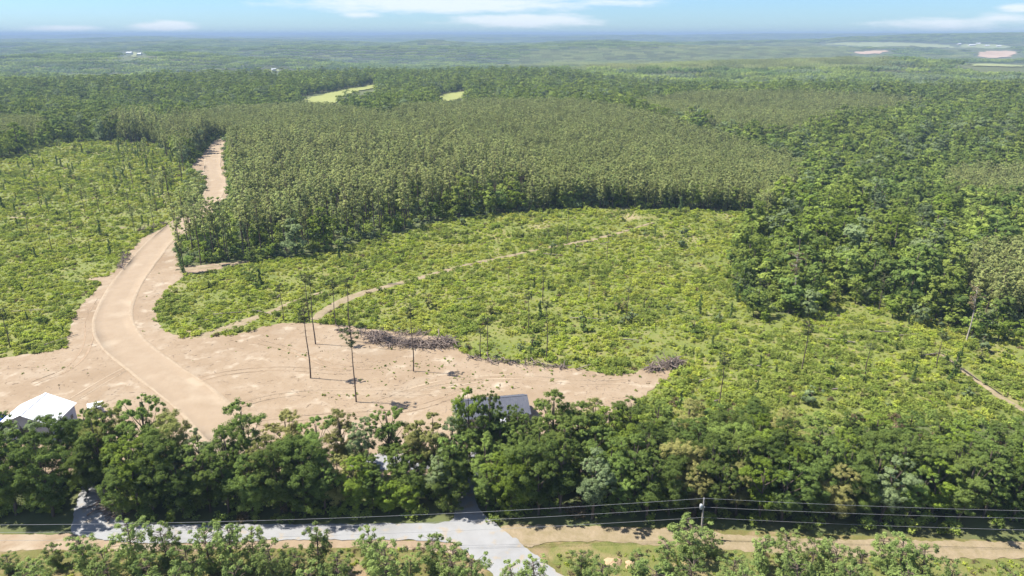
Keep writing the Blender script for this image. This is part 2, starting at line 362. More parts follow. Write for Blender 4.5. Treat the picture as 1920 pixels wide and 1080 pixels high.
def one_mesh(name, trunk, crown):
    """small copies: trunk and crown as one mesh of two materials"""
    def get(me):
        v = np.empty(len(me.vertices)*3, np.float32); me.vertices.foreach_get('co', v)
        l = np.empty(len(me.loops), np.int32); me.loops.foreach_get('vertex_index', l)
        return v.reshape(-1, 3), l.reshape(-1, 4)
    v1, q1 = get(trunk); v2, q2 = get(crown); t = np.zeros(len(q1)+len(q2), np.float32)
    tt = np.empty(len(q2), np.float32); crown.attributes['tint'].data.foreach_get('value', tt); t[len(q1):] = tt
    return mesh_np(name, np.concatenate((v1, v2)), [np.concatenate((q1, q2+len(v1)))], [trunk.materials[0], crown.materials[0]], t,
                   np.concatenate((np.zeros(len(q1)), np.ones(len(q2)))))

def bush_proto(name, seed, r=0.9, h=0.9, clumps=9, per=20, size=.29, mat=None):
    rng = np.random.default_rng(seed); c, rad = [], []
    for i in range(clumps):
        a = rng.random()*2*math.pi; q = r*math.sqrt(rng.random())*.8
        c.append((math.cos(a)*q, math.sin(a)*q, h*(.25+.6*rng.random())*(1.05-q/r*.5))); rad.append(r*rng.uniform(.3, .5))
    V, Q, T = leaves(np.array(c), np.array(rad), per, size, rng, flat=.8, up=.6)
    return mesh_np(name, V, [Q], mat or BRUSH, T)

def snag_proto(seed, h=5.0, w=.55, mat=None, per=26, n=16):
    """a broken stem hung with vines"""
    rng = np.random.default_rng(seed); c, rad = [], []
    lx, ly = rng.normal(0, .06, 2)
    for i in range(n):
        f = (i+.5)/n; a = rng.random()*2*math.pi; q = w*rng.uniform(.1, .8)*(1.15-.7*f)
        c.append((lx*f*h+math.cos(a)*q, ly*f*h+math.sin(a)*q, h*f*.97)); rad.append(w*rng.uniform(.6, 1.1)*(1.2-.6*f))
    V, Q, T = leaves(np.array(c), np.array(rad), per, .36, rng, up=.3)
    k = [np.array((lx*h*f, ly*h*f, -.2+f*(h*1.08+.2))) for f in (0, .35, .7, 1)]
    tv, tq = tube(k, [.14, .11, .08, .03], 5)
    return mesh_np('trunk', tv, [tq], DEADWOOD), mesh_np('crown', V, [Q], mat or VINE, T)

# ------------------------------------------------------------------ object helpers
def tag(o, label, cat=None, group=None, kind=None):
    o['label'] = label
    if cat: o['category'] = cat
    if group: o['group'] = group
    if kind: o['kind'] = kind
    return o

def obj(name, me, parent=None, loc=None):
    o = bpy.data.objects.new(name, me); COL.objects.link(o)
    if parent is not None: o.parent = parent
    if loc is not None: o.location = loc
    return o

def empty(name, loc, rz=0.0):
    e = bpy.data.objects.new(name, None); COL.objects.link(e); e.location = loc; e.rotation_euler = (0, 0, rz); e.empty_display_size = .5
    return e

def plant(name, protos, k, loc, rz, scale, label, cat, group, mat=None, tilt=(0, 0)):
    e = empty(name, loc); e.rotation_euler = (tilt[0], tilt[1], rz); e.scale = scale if isinstance(scale, tuple) else (scale,)*3
    tr, cr = protos[k % len(protos)]
    obj('trunk', tr, e)
    c = obj('crown', cr, e)
    if mat is not None:
        c.material_slots[0].link = 'OBJECT'; c.material_slots[0].material = mat
    return tag(e, label, cat, group)

SCATTER_N = 0
def scatter(name, P, rot, scl, idx, meshes, label, cat):
    """one object of uncountable growth: copies of small meshes on points, by geometry nodes"""
    global SCATTER_N; SCATTER_N += 1
    pc = bpy.data.collections.new(f'{name} pieces')
    for i, me in enumerate(meshes):
        po = bpy.data.objects.new(f'{name}_piece_{i:02d}', me); pc.objects.link(po)
    n = len(P); me = bpy.data.meshes.new(name)
    me.vertices.add(n); me.vertices.foreach_set('co', np.asarray(P, np.float32).ravel())
    a = me.attributes.new('rot', 'FLOAT_VECTOR', 'POINT'); r = np.zeros((n, 3), np.float32); r[:, 2] = rot; a.data.foreach_set('vector', r.ravel())
    a = me.attributes.new('scl', 'FLOAT_VECTOR', 'POINT'); a.data.foreach_set('vector', np.asarray(scl, np.float32).ravel())
    a = me.attributes.new('idx', 'INT', 'POINT'); a.data.foreach_set('value', np.asarray(idx, np.int32))
    o = obj(name, me)
    ng = bpy.data.node_groups.new(name, 'GeometryNodeTree')
    ng.interface.new_socket('Geometry', in_out='INPUT', socket_type='NodeSocketGeometry'); ng.interface.new_socket('Geometry', in_out='OUTPUT', socket_type='NodeSocketGeometry')
    N = ng.nodes.new; L = ng.links.new
    gi, go = N('NodeGroupInput'), N('NodeGroupOutput')
    ip = N('GeometryNodeInstanceOnPoints'); ci = N('GeometryNodeCollectionInfo'); ci.inputs['Collection'].default_value = pc
    ci.inputs['Separate Children'].default_value = True; ci.inputs['Reset Children'].default_value = True
    def na(nm, ty):
        x = N('GeometryNodeInputNamedAttribute'); x.data_type = ty; x.inputs['Name'].default_value = nm; return x.outputs['Attribute']
    L(gi.outputs[0], ip.inputs['Points']); L(ci.outputs[0], ip.inputs['Instance']); ip.inputs['Pick Instance'].default_value = True
    L(na('idx', 'INT'), ip.inputs['Instance Index']); L(na('scl', 'FLOAT_VECTOR'), ip.inputs['Scale'])
    er = N('FunctionNodeEulerToRotation'); L(na('rot', 'FLOAT_VECTOR'), er.inputs[0]); L(er.outputs[0], ip.inputs['Rotation'])
    L(ip.outputs[0], go.inputs[0])
    md = o.modifiers.new('growth', 'NODES'); md.node_group = ng
    return tag(o, label, cat, kind='stuff')

def chaikin(p, n=2):
    for _ in range(n):
        q = []
        for i in range(len(p)):
            a, b = p[i], p[(i+1) % len(p)]; q += [a*.75+b*.25, a*.25+b*.75]
        p = q
    return p

def sheet(name, poly_px, mat, label, cat, lift=.04, step=3.0, edge=.6, seed=1, world=None, fill=None, smooth=2):
    """a ground sheet with an uneven edge laid over the terrain"""
    pts = world if world is not None else [np.array(at(*p)[:2]) for p in poly_px]
    pts = chaikin([np.array(p, float) for p in pts], smooth)
    ring = []
    for i in range(len(pts)):
        a, b = pts[i], pts[(i+1) % len(pts)]; n = max(1, int(np.linalg.norm(b-a)/(step*.4)))
        for k in range(n): ring.append(a + (b-a)*k/n)
    ring = np.array(ring)
    if edge:
        fq = .9/max(step*.5, .5)
        ring[:, 0] += edge*fbm(ring[:, 0]*fq, ring[:, 1]*fq, seed, 3); ring[:, 1] += edge*fbm(ring[:, 0]*fq+40, ring[:, 1]*fq, seed+5, 3)
    fs = fill or step
    x0, y0 = ring.min(0); x1, y1 = ring.max(0)
    gx, gy = np.meshgrid(np.arange(x0, x1, fs), np.arange(y0, y1, fs)); gx = gx.ravel(); gy = gy.ravel()
    ok = inside(gx, gy, [tuple(p) for p in ring]); g = np.stack((gx[ok], gy[ok]), 1)
    allp = np.concatenate((ring, g)); m = len(ring)
    r = geometry.delaunay_2d_cdt([Vector(p) for p in allp], [], [list(range(m))], 1, 1e-4)
    v = np.array([tuple(p) for p in r[0]]); z = terrain(v[:, 0], v[:, 1]) + lift
    f = np.array([t for t in r[2] if len(t) == 3])
    me = mesh_np(name, np.column_stack((v, z)), [f], mat)
    me.polygons.foreach_set('use_smooth', np.ones(len(f), bool))
    return tag(obj(name, me), label, cat, kind='structure')

def ribbon_line(px, world=None, step=2.0):
    p = [np.array(at(*q)[:2]) for q in px] if world is None else [np.array(q, float) for q in world]
    for _ in range(3):
        q = [p[0]]
        for i in range(len(p)-1): q += [p[i]*.75+p[i+1]*.25, p[i]*.25+p[i+1]*.75]
        q.append(p[-1]); p = q
    out = [p[0]]
    for a, b in zip(p[:-1], p[1:]):
        n = max(1, int(np.linalg.norm(b-a)/step))
        for k in range(1, n+1): out.append(a+(b-a)*k/n)
    return np.array(out)

def ribbon(name, line, prof, mat, label, cat, lift=.08, wob=.3, seed=3, mats=None, midx=None, width=None):
    """a strip along line with the cross-section prof [(offset, height)...]; offsets wander a little"""
    n = len(line); t = np.gradient(line, axis=0); t /= np.linalg.norm(t, axis=1)[:, None]+1e-9; nr = np.stack((t[:, 1], -t[:, 0]), 1)
    s = np.arange(n)*1.0; V = []
    for k, (o, hgt) in enumerate(prof):
        w = o*(1 if width is None else width) + wob*fbm(s/7+k*9, s*0+k, seed, 3)
        p = line + nr*np.asarray(w).reshape(-1, 1)
        hh = hgt*(0.6+.6*vnoise(s/3, s*0+k*5, seed+3)) if hgt else 0
        V.append(np.column_stack((p, terrain(p[:, 0], p[:, 1]) + lift + hh)))
    K = len(prof); V = np.stack(V, 1).reshape(-1, 3)
    i, j = np.meshgrid(np.arange(n-1), np.arange(K-1), indexing='ij'); a = (i*K+j).ravel()
    Q = np.stack((a, a+1, a+K+1, a+K), 1)[:, ::-1]
    me = mesh_np(name, V, [Q], mats or mat, mat_idx=(np.array(midx)[j.ravel()] if midx else None))
    me.polygons.foreach_set('use_smooth', np.ones(len(Q), bool))
    return tag(obj(name, me), label, cat, kind='structure')

# ------------------------------------------------------------------ the ground, one sheet to the horizon
def build_ground():
    ang = np.concatenate((np.arange(-52, 52, .36), np.arange(52, 308, 4.0))); ang = np.radians(ang); A = len(ang)
    rad = [25.0]
    while rad[-1] < 26000: rad.append(rad[-1]*1.0155)
    rad = np.array(rad); R = len(rad)
    rr, aa = np.meshgrid(rad, ang, indexing='ij'); x, y = rr*np.sin(aa), rr*np.cos(aa)
    V = np.column_stack((x.ravel(), y.ravel(), terrain(x, y).ravel())); V = np.concatenate((V, [[0, 0, gz(0, 0)]]))
    i, j = np.meshgrid(np.arange(R-1), np.arange(A), indexing='ij'); i = i.ravel(); j = j.ravel(); j2 = (j+1) % A
    Q = np.stack((i*A+j, i*A+j2, (i+1)*A+j2, (i+1)*A+j), 1)[:, ::-1]
    jj = np.arange(A); T = np.stack((np.full(A, R*A), jj, (jj+1) % A), 1)[:, ::-1]
    global GROUND_Z; GROUND_Z = (float(V[:, 2].min()), float(V[:, 2].max())); print('ground z', GROUND_Z)
    me = mesh_np('ground', V, [Q, T], GROUND); me.polygons.foreach_set('use_smooth', np.ones(len(Q)+len(T), bool))
    tag(obj('ground', me), 'rolling wooded ground reaching to the hazy horizon', 'ground', kind='structure')
build_ground()

# ------------------------------------------------------------------ layout: outlines on the ground
DIRT_P = [(-260, 690), (-60, 680), (60, 664), (124, 657), (130, 612), (152, 572), (196, 530), (152, 524), (208, 518), (240, 480), (266, 446), (292, 436), (330, 414), (372, 384),
          (384, 360), (386, 332), (352, 318), (384, 284), (404, 262), (422, 260), (418, 298), (426, 340), (428, 372), (392, 406), (352, 440), (334, 470), (334, 500), (400, 497), (470, 488),
          (410, 507), (344, 516), (304, 552), (290, 592), (306, 618), (344, 636), (440, 630), (520, 606), (600, 606), (660, 612), (720, 622), (800, 626), (846, 640), (862, 660),
          (910, 674), (1000, 686), (1100, 694), (1165, 706), (1236, 684), (1276, 690), (1222, 732), (1190, 764), (1120, 810), (960, 880), (700, 908), (300, 900), (-260, 880)]
R_CLEAR = [(278, 600), (284, 552), (330, 506), (420, 498), (560, 482), (640, 464), (760, 432), (850, 410), (1000, 396), (1100, 390), (1290, 394), (1430, 400), (1400, 440), (1372, 480), (1378, 550), (1430, 592),
           (1525, 586), (1545, 548), (1610, 552), (1700, 590), (1800, 612), (1960, 630), (2300, 650), (2300, 800), (1960, 790), (1700, 800), (1480, 800), (1290, 790), (1160, 790), (1200, 735), (1250, 700), (1236, 690), (1165, 710), (1100, 698), (1000, 690), (910, 679),
           (855, 664), (838, 644), (720, 628), (600, 612), (440, 638), (340, 644)]
L_CLEAR = [(-400, 760), (-60, 684), (60, 666), (124, 657), (130, 612), (152, 572), (196, 530), (208, 518), (240, 480), (266, 446), (330, 414), (352, 380), (350, 318), (330, 290), (280, 270), (200, 264),
           (100, 270), (0, 298), (-200, 330), (-500, 420)]
def build_flats():
    sheet('left_cutover', L_CLEAR, CUTOVER, 'rough green cutover ground left of the dirt road', 'clearing', lift=.05, step=5, edge=1.2, seed=21)
    sheet('right_cutover', R_CLEAR, CUTOVER, 'rough green cutover slope right of the dirt road', 'clearing', lift=.05, step=5, edge=1.2, seed=22)
    sheet('dirt_clearing', DIRT_P, DIRT, 'graded tan dirt pad and cleared roadway winding up to the pines', 'dirt', lift=.12, step=2.6, edge=1.3, seed=31)
build_flats()
ROAD_L = ribbon_line([(470, 850), (410, 790), (350, 735), (285, 690), (228, 645), (208, 605), (218, 565), (250, 515), (290, 462), (330, 425), (368, 396), (402, 366), (408, 340), (396, 318), (400, 290), (414, 264)])
ribbon('dirt_road', ROAD_L, [(-4.9, 0), (-4.5, .20), (-4.15, .02), (-2, .05), (0, .12), (2, .05), (4.15, .02), (4.5, .22), (4.95, 0)], None,
       'packed tan dirt road curving up to the pine gap', 'road', lift=.17, mats=[ROADDIRT, BERM], midx=[1, 1, 0, 0, 0, 0, 1, 1], wob=.45)
TR_A = ribbon_line([(372, 634), (430, 615), (490, 592), (560, 562), (610, 548)])
TR_B = ribbon_line([(588, 600), (622, 574), (670, 552), (740, 534), (800, 517), (880, 496), (960, 478), (1040, 462), (1120, 448), (1180, 432), (1225, 418)])
TR_C = ribbon_line([(1760, 660), (1800, 690), (1850, 725), (1900, 760), (1960, 790)])
TR_D = ribbon_line([(330, 506), (390, 502), (440, 494), (500, 486)])
TR_E = ribbon_line([(20, 408), (90, 412), (160, 420), (235, 428)])
for i, (ln, lb, w) in enumerate([(TR_A, 'bare skid track from the dirt pad into the cutover', 1.7), (TR_B, 'long pale skid track climbing across the right cutover', 1.6), (TR_C, 'faint worn track at the right edge of the cutover', 1.1),
                              (TR_D, 'short bare spur track leading from the dirt road under the pines', 1.5), (TR_E, 'faint pale track across the left cutover', .9)]):
    ribbon('skid_track', ln, [(-w, -.06), (-w*.45, .0), (0, .03), (w*.5, .0), (w, -.06)], TRACK, lb, 'track', lift=.13 if i != 3 else .2, wob=1.0, seed=50+i, width=np.interp(np.arange(len(ln)), [0, len(ln)*.25, len(ln)*.45, len(ln)-1], [1, 1.1, .7, .5] if i != 2 else [.2, .4, .6, .8]))

def build_ruts():
    RUT = surface('rutted dirt', [(0.225, 0.160, 0.098), (0.29, 0.215, 0.145)], 0.8, 7, bump=.6, bump_scale=2)
    RUT2 = surface('pale scraped dirt', [(0.285, 0.215, 0.145), (0.33, 0.265, 0.185)], 0.7, 7, bump=.5, bump_scale=2)
    runs = [[(340, 720), (420, 700), (520, 690), (640, 700)], [(300, 660), (380, 668), (480, 660), (560, 640)], [(420, 770), (520, 740), (640, 735), (800, 740), (900, 720)], [(330, 690), (300, 640), (262, 600), (268, 560), (300, 520)],
            [(60, 720), (140, 690), (170, 640), (165, 600), (190, 560)], [(20, 740), (100, 720), (190, 715), (300, 740)], [(700, 760), (820, 715), (960, 705), (1100, 720), (1180, 715)], [(560, 760), (640, 715), (740, 670), (690, 640)],
            [(450, 800), (600, 780), (760, 775), (860, 740)], [(240, 560), (275, 520), (310, 480)], [(120, 760), (220, 700), (260, 680)], [(900, 700), (1000, 730), (1120, 730)], [(480, 640), (560, 660), (620, 690), (700, 690)]]
    for k, r in enumerate(runs[::2]):
        ln = ribbon_line(r, step=1.0); t = np.gradient(ln, axis=0); t /= np.linalg.norm(t, axis=1)[:, None]; nr = np.stack((t[:, 1], -t[:, 0]), 1)
        wd = np.clip(1.4*(vnoise(np.arange(len(ln))/6.0, np.full(len(ln), k*3.3), 9)-.25), .05, 1.2)
        for sd_ in (-1, 1):
            ribbon('tyre_rut', ln+nr*.95*sd_, [(-.32, 0), (-.14, -.02), (.14, -.02), (.32, 0)], (RUT, RUT2)[k % 2], 'faint tyre rut pressed into the dirt pad', 'rut', lift=.155, wob=.18, seed=70+k*2+sd_, width=wd)
build_ruts()

def build_front():
    sheet('verge', [(-400, 1000), (0, 1000), (200, 1008), (500, 1004), (840, 1004), (960, 992), (1200, 985), (1500, 1000), (2000, 1018), (2500, 1035), (2500, 1500), (-700, 1500), (-600, 1100)], VERGE, 'dry grass and bare earth verge along the near road', 'verge', lift=.03, step=3, edge=.4, seed=41)
    sheet('grass_patch', [(1010, 1030), (1110, 1016), (1300, 1018), (1420, 1032), (1600, 1046), (1900, 1048), (2400, 1060), (2400, 1300), (1100, 1300), (1070, 1090)], GRASS, 'short green grass patch beside the near road bend', 'grass', lift=.07, step=3, edge=.7, seed=42)
    sheet('dirt_shoulder', [(-300, 1000), (0, 1004), (150, 1000), (180, 1014), (300, 1022), (500, 1013), (840, 1013), (880, 1030), (900, 1052), (860, 1040), (780, 1030), (640, 1026), (400, 1032), (250, 1036), (100, 1032), (0, 1034), (-300, 1045)], DIRT,
          'tan dirt shoulder on the near side of the gravel road', 'dirt', lift=.06, step=1.5, edge=.5, seed=43)
    sheet('sandy_track', [(930, 985), (1000, 984), (1200, 990), (1320, 998), (1450, 1010), (1700, 1014), (1960, 1018), (2400, 1030), (2400, 1058), (1960, 1046), (1780, 1050), (1640, 1046), (1400, 1036), (1300, 1024), (1180, 1020), (1080, 1014), (1010, 1020), (990, 1030), (950, 1006)], TRACK,
          'sandy two-rut track running along the trees at lower right', 'track', lift=.10, step=1.5, edge=.5, seed=44)
    sheet('gravel_road', [(128, 1000), (140, 975), (138, 952), (152, 925), (150, 890), (168, 884), (180, 915), (190, 940), (208, 965), (232, 981), (300, 985), (480, 985), (720, 983), (848, 984), (856, 955), (862, 925), (876, 880), (884, 840), (912, 838), (905, 885), (890, 925), (898, 958), (926, 980), (958, 1003),
          (992, 1034), (1058, 1082), (1140, 1150), (1000, 1160), (925, 1078), (890, 1050), (870, 1030), (840, 1015), (700, 1013), (500, 1014), (380, 1018), (280, 1022), (200, 1014), (160, 1008)], GRAVEL,
          'pale grey gravel road with side drives through the tree belt', 'road', lift=.16, step=1.4, edge=.42, seed=45)
    sheet('gravel_yard', [(655, 856), (740, 850), (815, 852), (884, 850), (880, 884), (800, 880), (700, 884), (640, 874)], GRAVEL, 'pale gravel yard glimpsed behind the roadside trees', 'yard', lift=.20, step=1.6, edge=.4, seed=46)
    for k, (px, py, r, lb) in enumerate([(1150, 1056, 1.25, 'larger heap of orange clay on the grass by the road bend'), (1184, 1060, 1.0, 'smaller heap of orange clay at the right of its pair')]):
        p = at(px, py); n = 14; V = [(0, 0, .55*r)]; F_ = []
        for ring in range(1, 5):
            for j in range(n):
                a = j*2*math.pi/n; q = r*ring/4*(1+.18*math.sin(3*a+k*2)+random.uniform(-.08, .08)); V.append((q*math.cos(a)*1.2, q*math.sin(a), max(-.05, .55*r*(1-(ring/4)**1.4)+random.uniform(-.05, .05)) if ring < 4 else -.1))
        me = bpy.data.meshes.new('clay_heap')
        F_ = [(0, 1+j, 1+(j+1) % n) for j in range(n)] + [(1+(q-1)*n+j, 1+q*n+j, 1+q*n+(j+1) % n, 1+(q-1)*n+(j+1) % n) for q in range(1, 4) for j in range(n)]
        me.from_pydata(V, [], F_); me.materials.append(ROCK)
        tag(obj('clay_heap', me, loc=(p.x, p.y, p.z+.07)), lb, 'heap')
build_front()

FIELDS = [('hay_field', [(548, 186), (585, 178), (640, 170), (706, 158), (704, 166), (668, 172), (640, 178), (628, 190), (600, 190)], FIELD, 'pale green hay field behind the plantation, the larger one'),
          ('hay_field', [(812, 184), (835, 177), (872, 172), (876, 177), (850, 184), (826, 187)], FIELD, 'small pale green field above the pine plantation'),
          ('hay_field', [(890, 171), (930, 168), (935, 172), (895, 175)], FIELD, 'tiny sliver of pale field beyond the plantation'),
          ('distant_field', [(1530, 82), (1610, 79), (1700, 80), (1790, 84), (1800, 90), (1700, 88), (1600, 86)], FARFIELD, 'long pale green field on the far right ridge'),
          ('bare_soil', [(1596, 98), (1640, 95), (1666, 95), (1664, 99), (1620, 103)], BARESOIL, 'pinkish bare soil patch on the distant right slope'),
          ('bare_soil', [(1830, 97), (1905, 96), (1905, 104), (1880, 109), (1835, 108)], BARESOIL, 'tan bare soil cutting at the far right'),
          ('distant_field', [(1800, 122), (1870, 121), (1960, 121), (1960, 126), (1880, 127), (1800, 125)], FARFIELD, 'pale field sliver at the right edge behind the near ridge'),
          ('distant_field', [(1790, 84), (1850, 83), (1900, 88), (1880, 90), (1830, 90)], FARFIELD, 'pale cleared ground round the distant farm buildings'),
          ('distant_field', [(234, 98), (262, 97), (266, 108), (240, 107)], FARFIELD, 'small pale clearing round the far white farmhouse'),
          ('distant_field', [(504, 132), (524, 132), (522, 137), (506, 136)], FARFIELD, 'tiny pale clearing in the wooded far slope')]
FIELD_W = []
for nm, pl, mt, lb in FIELDS:
    p = [at(*q) for q in pl]; d = p[0].length
    cyf = sum(q[1] for q in pl)/len(pl); pl2 = [(q[0], q[1]+(7 if q[1] > cyf and nm == 'hay_field' else 0)) for q in pl]   # runs on under the trees in front
    sheet(nm, pl2, mt, lb, 'field', lift=1.2 if d < 2500 else 1.7, step=d/110, edge=d/130, seed=int(d), fill=d/110, smooth=1)

# ------------------------------------------------------------------ who grows where
PLANT = [[(150, 246), (300, 214), (440, 198), (560, 190), (640, 194), (720, 206), (770, 192), (900, 186), (1080, 186), (1160, 196), (1250, 216), (1400, 256), (1512, 298), (1480, 340), (1440, 372), (1330, 372), (1150, 366), (1000, 350), (900, 318), (760, 296), (560, 296), (430, 310), (424, 262), (400, 250), (300, 256), (180, 262)],
         [(1180, 186), (1300, 170), (1500, 168), (1680, 176), (1760, 186), (1700, 192), (1560, 216), (1500, 236), (1440, 240), (1330, 222), (1240, 205)],
         [(1770, 312), (1850, 304), (1960, 296), (2300, 290), (2300, 360), (1960, 366), (1850, 360), (1780, 340)],
         [(1826, 470), (1850, 450), (1920, 438), (2300, 430), (2300, 560), (1960, 548), (1880, 530), (1830, 500)],
         [(-300, 222), (0, 214), (80, 214), (96, 228), (60, 240), (-300, 256)]]
MATURE = [(340, 500), (338, 440), (362, 412), (430, 372), (428, 310), (560, 292), (760, 292), (905, 314), (985, 350), (1010, 380), (850, 408), (640, 462), (500, 490), (420, 500)]
LEFTPINE = [(352, 376), (350, 318), (384, 284), (404, 258), (300, 248), (190, 250), (200, 264), (290, 272), (330, 290), (340, 330)]
FARPINE = [(930, 122), (1000, 92), (1250, 84), (1500, 76), (1640, 92), (1700, 112), (1560, 120), (1300, 124)]

def clear_mask(x, y, z, u, v, tall=16):
    """True where open ground lies"""
    o = inside(u, v, DIRT_P) | inside(u, v, R_CLEAR) | inside(u, v, L_CLEAR) | (v > 770) | ((v > 505) & (u < 1340))
    for tdz in np.linspace(0, tall, 5):
        uu, vv = project(x, y, z + tdz)
        for nm, pl, mt, lb in FIELDS: o |= inside(uu, vv, pl)
    return o

ROAD_GAP = [(350, 320), (384, 286), (402, 258), (424, 256), (421, 298), (429, 340), (431, 366), (384, 366), (386, 332)]
ROAD_BEND = [(262, 452), (292, 438), (322, 424), (346, 436), (338, 470), (338, 505), (300, 552)]
def blocks_road(x, y, z, top=20):
    r = np.zeros(len(x), bool)
    for dz in np.linspace(0, top, 8):
        uu, vv = project(x, y, z+dz)
        for q in (-2.2, 2.2):
            uq, vq = project(x+q, y, z+dz); r |= inside(uq, vq, ROAD_GAP) | inside(uq, vq, ROAD_BEND)
    return r

def candidates(step, y0, y1, half=44, jit=.42, x_extra=0):
    ys = np.arange(y0, y1, step); mx = y1*math.tan(math.radians(half)); xs = np.arange(-mx, mx, step)
    x, y = np.meshgrid(xs, ys); x = x.ravel(); y = y.ravel()
    x = x + RNG.uniform(-jit, jit, len(x))*step; y = y + RNG.uniform(-jit, jit, len(y))*step
    k = (np.abs(x) < np.abs(y)*math.tan(math.radians(half)) + 25) & (np.hypot(x, y) < y1*1.45)
    return x[k], y[k]

# prototypes for the wood in the middle distance
L1 = {}
for ti, tn in enumerate(('mid', 'dark', 'yellow', 'grey')):
    L1[tn] = [broadleaf_proto(100+ti*7+k, h=16+k*1.4, crown_r=5.1+.35*k, low=.10, per=26, size=.66, clumps=120, mat=LEAF[tn], lod=True) for k in range(3)]
PL = [one_mesh('plantation_pine', *pine_proto(200+k, h=12.5, low=.34, r0=1.75, tiers=28, per=22, size=.58, crad=(.5, .8), up=.9, mat=PINE_PLANT, trunk_r=.12, stubs=0, limbs=0)) for k in range(5)]
TP = [pine_proto(300+k, h=22+k*.8, low=(.50, .58, .45, .62)[k], r0=2.9, tiers=30, per=40, size=.62, crad=(.7, 1.2), trunk_r=.23, limbs=.6) for k in range(4)]
TPM = [one_mesh('tall_pine', *t) for t in TP]

tones = ['mid', 'dark', 'yellow', 'grey']
TONE_WORD = {'mid': 'mid-green', 'dark': 'dark green', 'yellow': 'yellow-green', 'grey': 'grey-green', 'olive': 'olive'}
N_BROAD = 0   # individuals so far; the roadside belt is counted in below
BELT_COUNT = 172

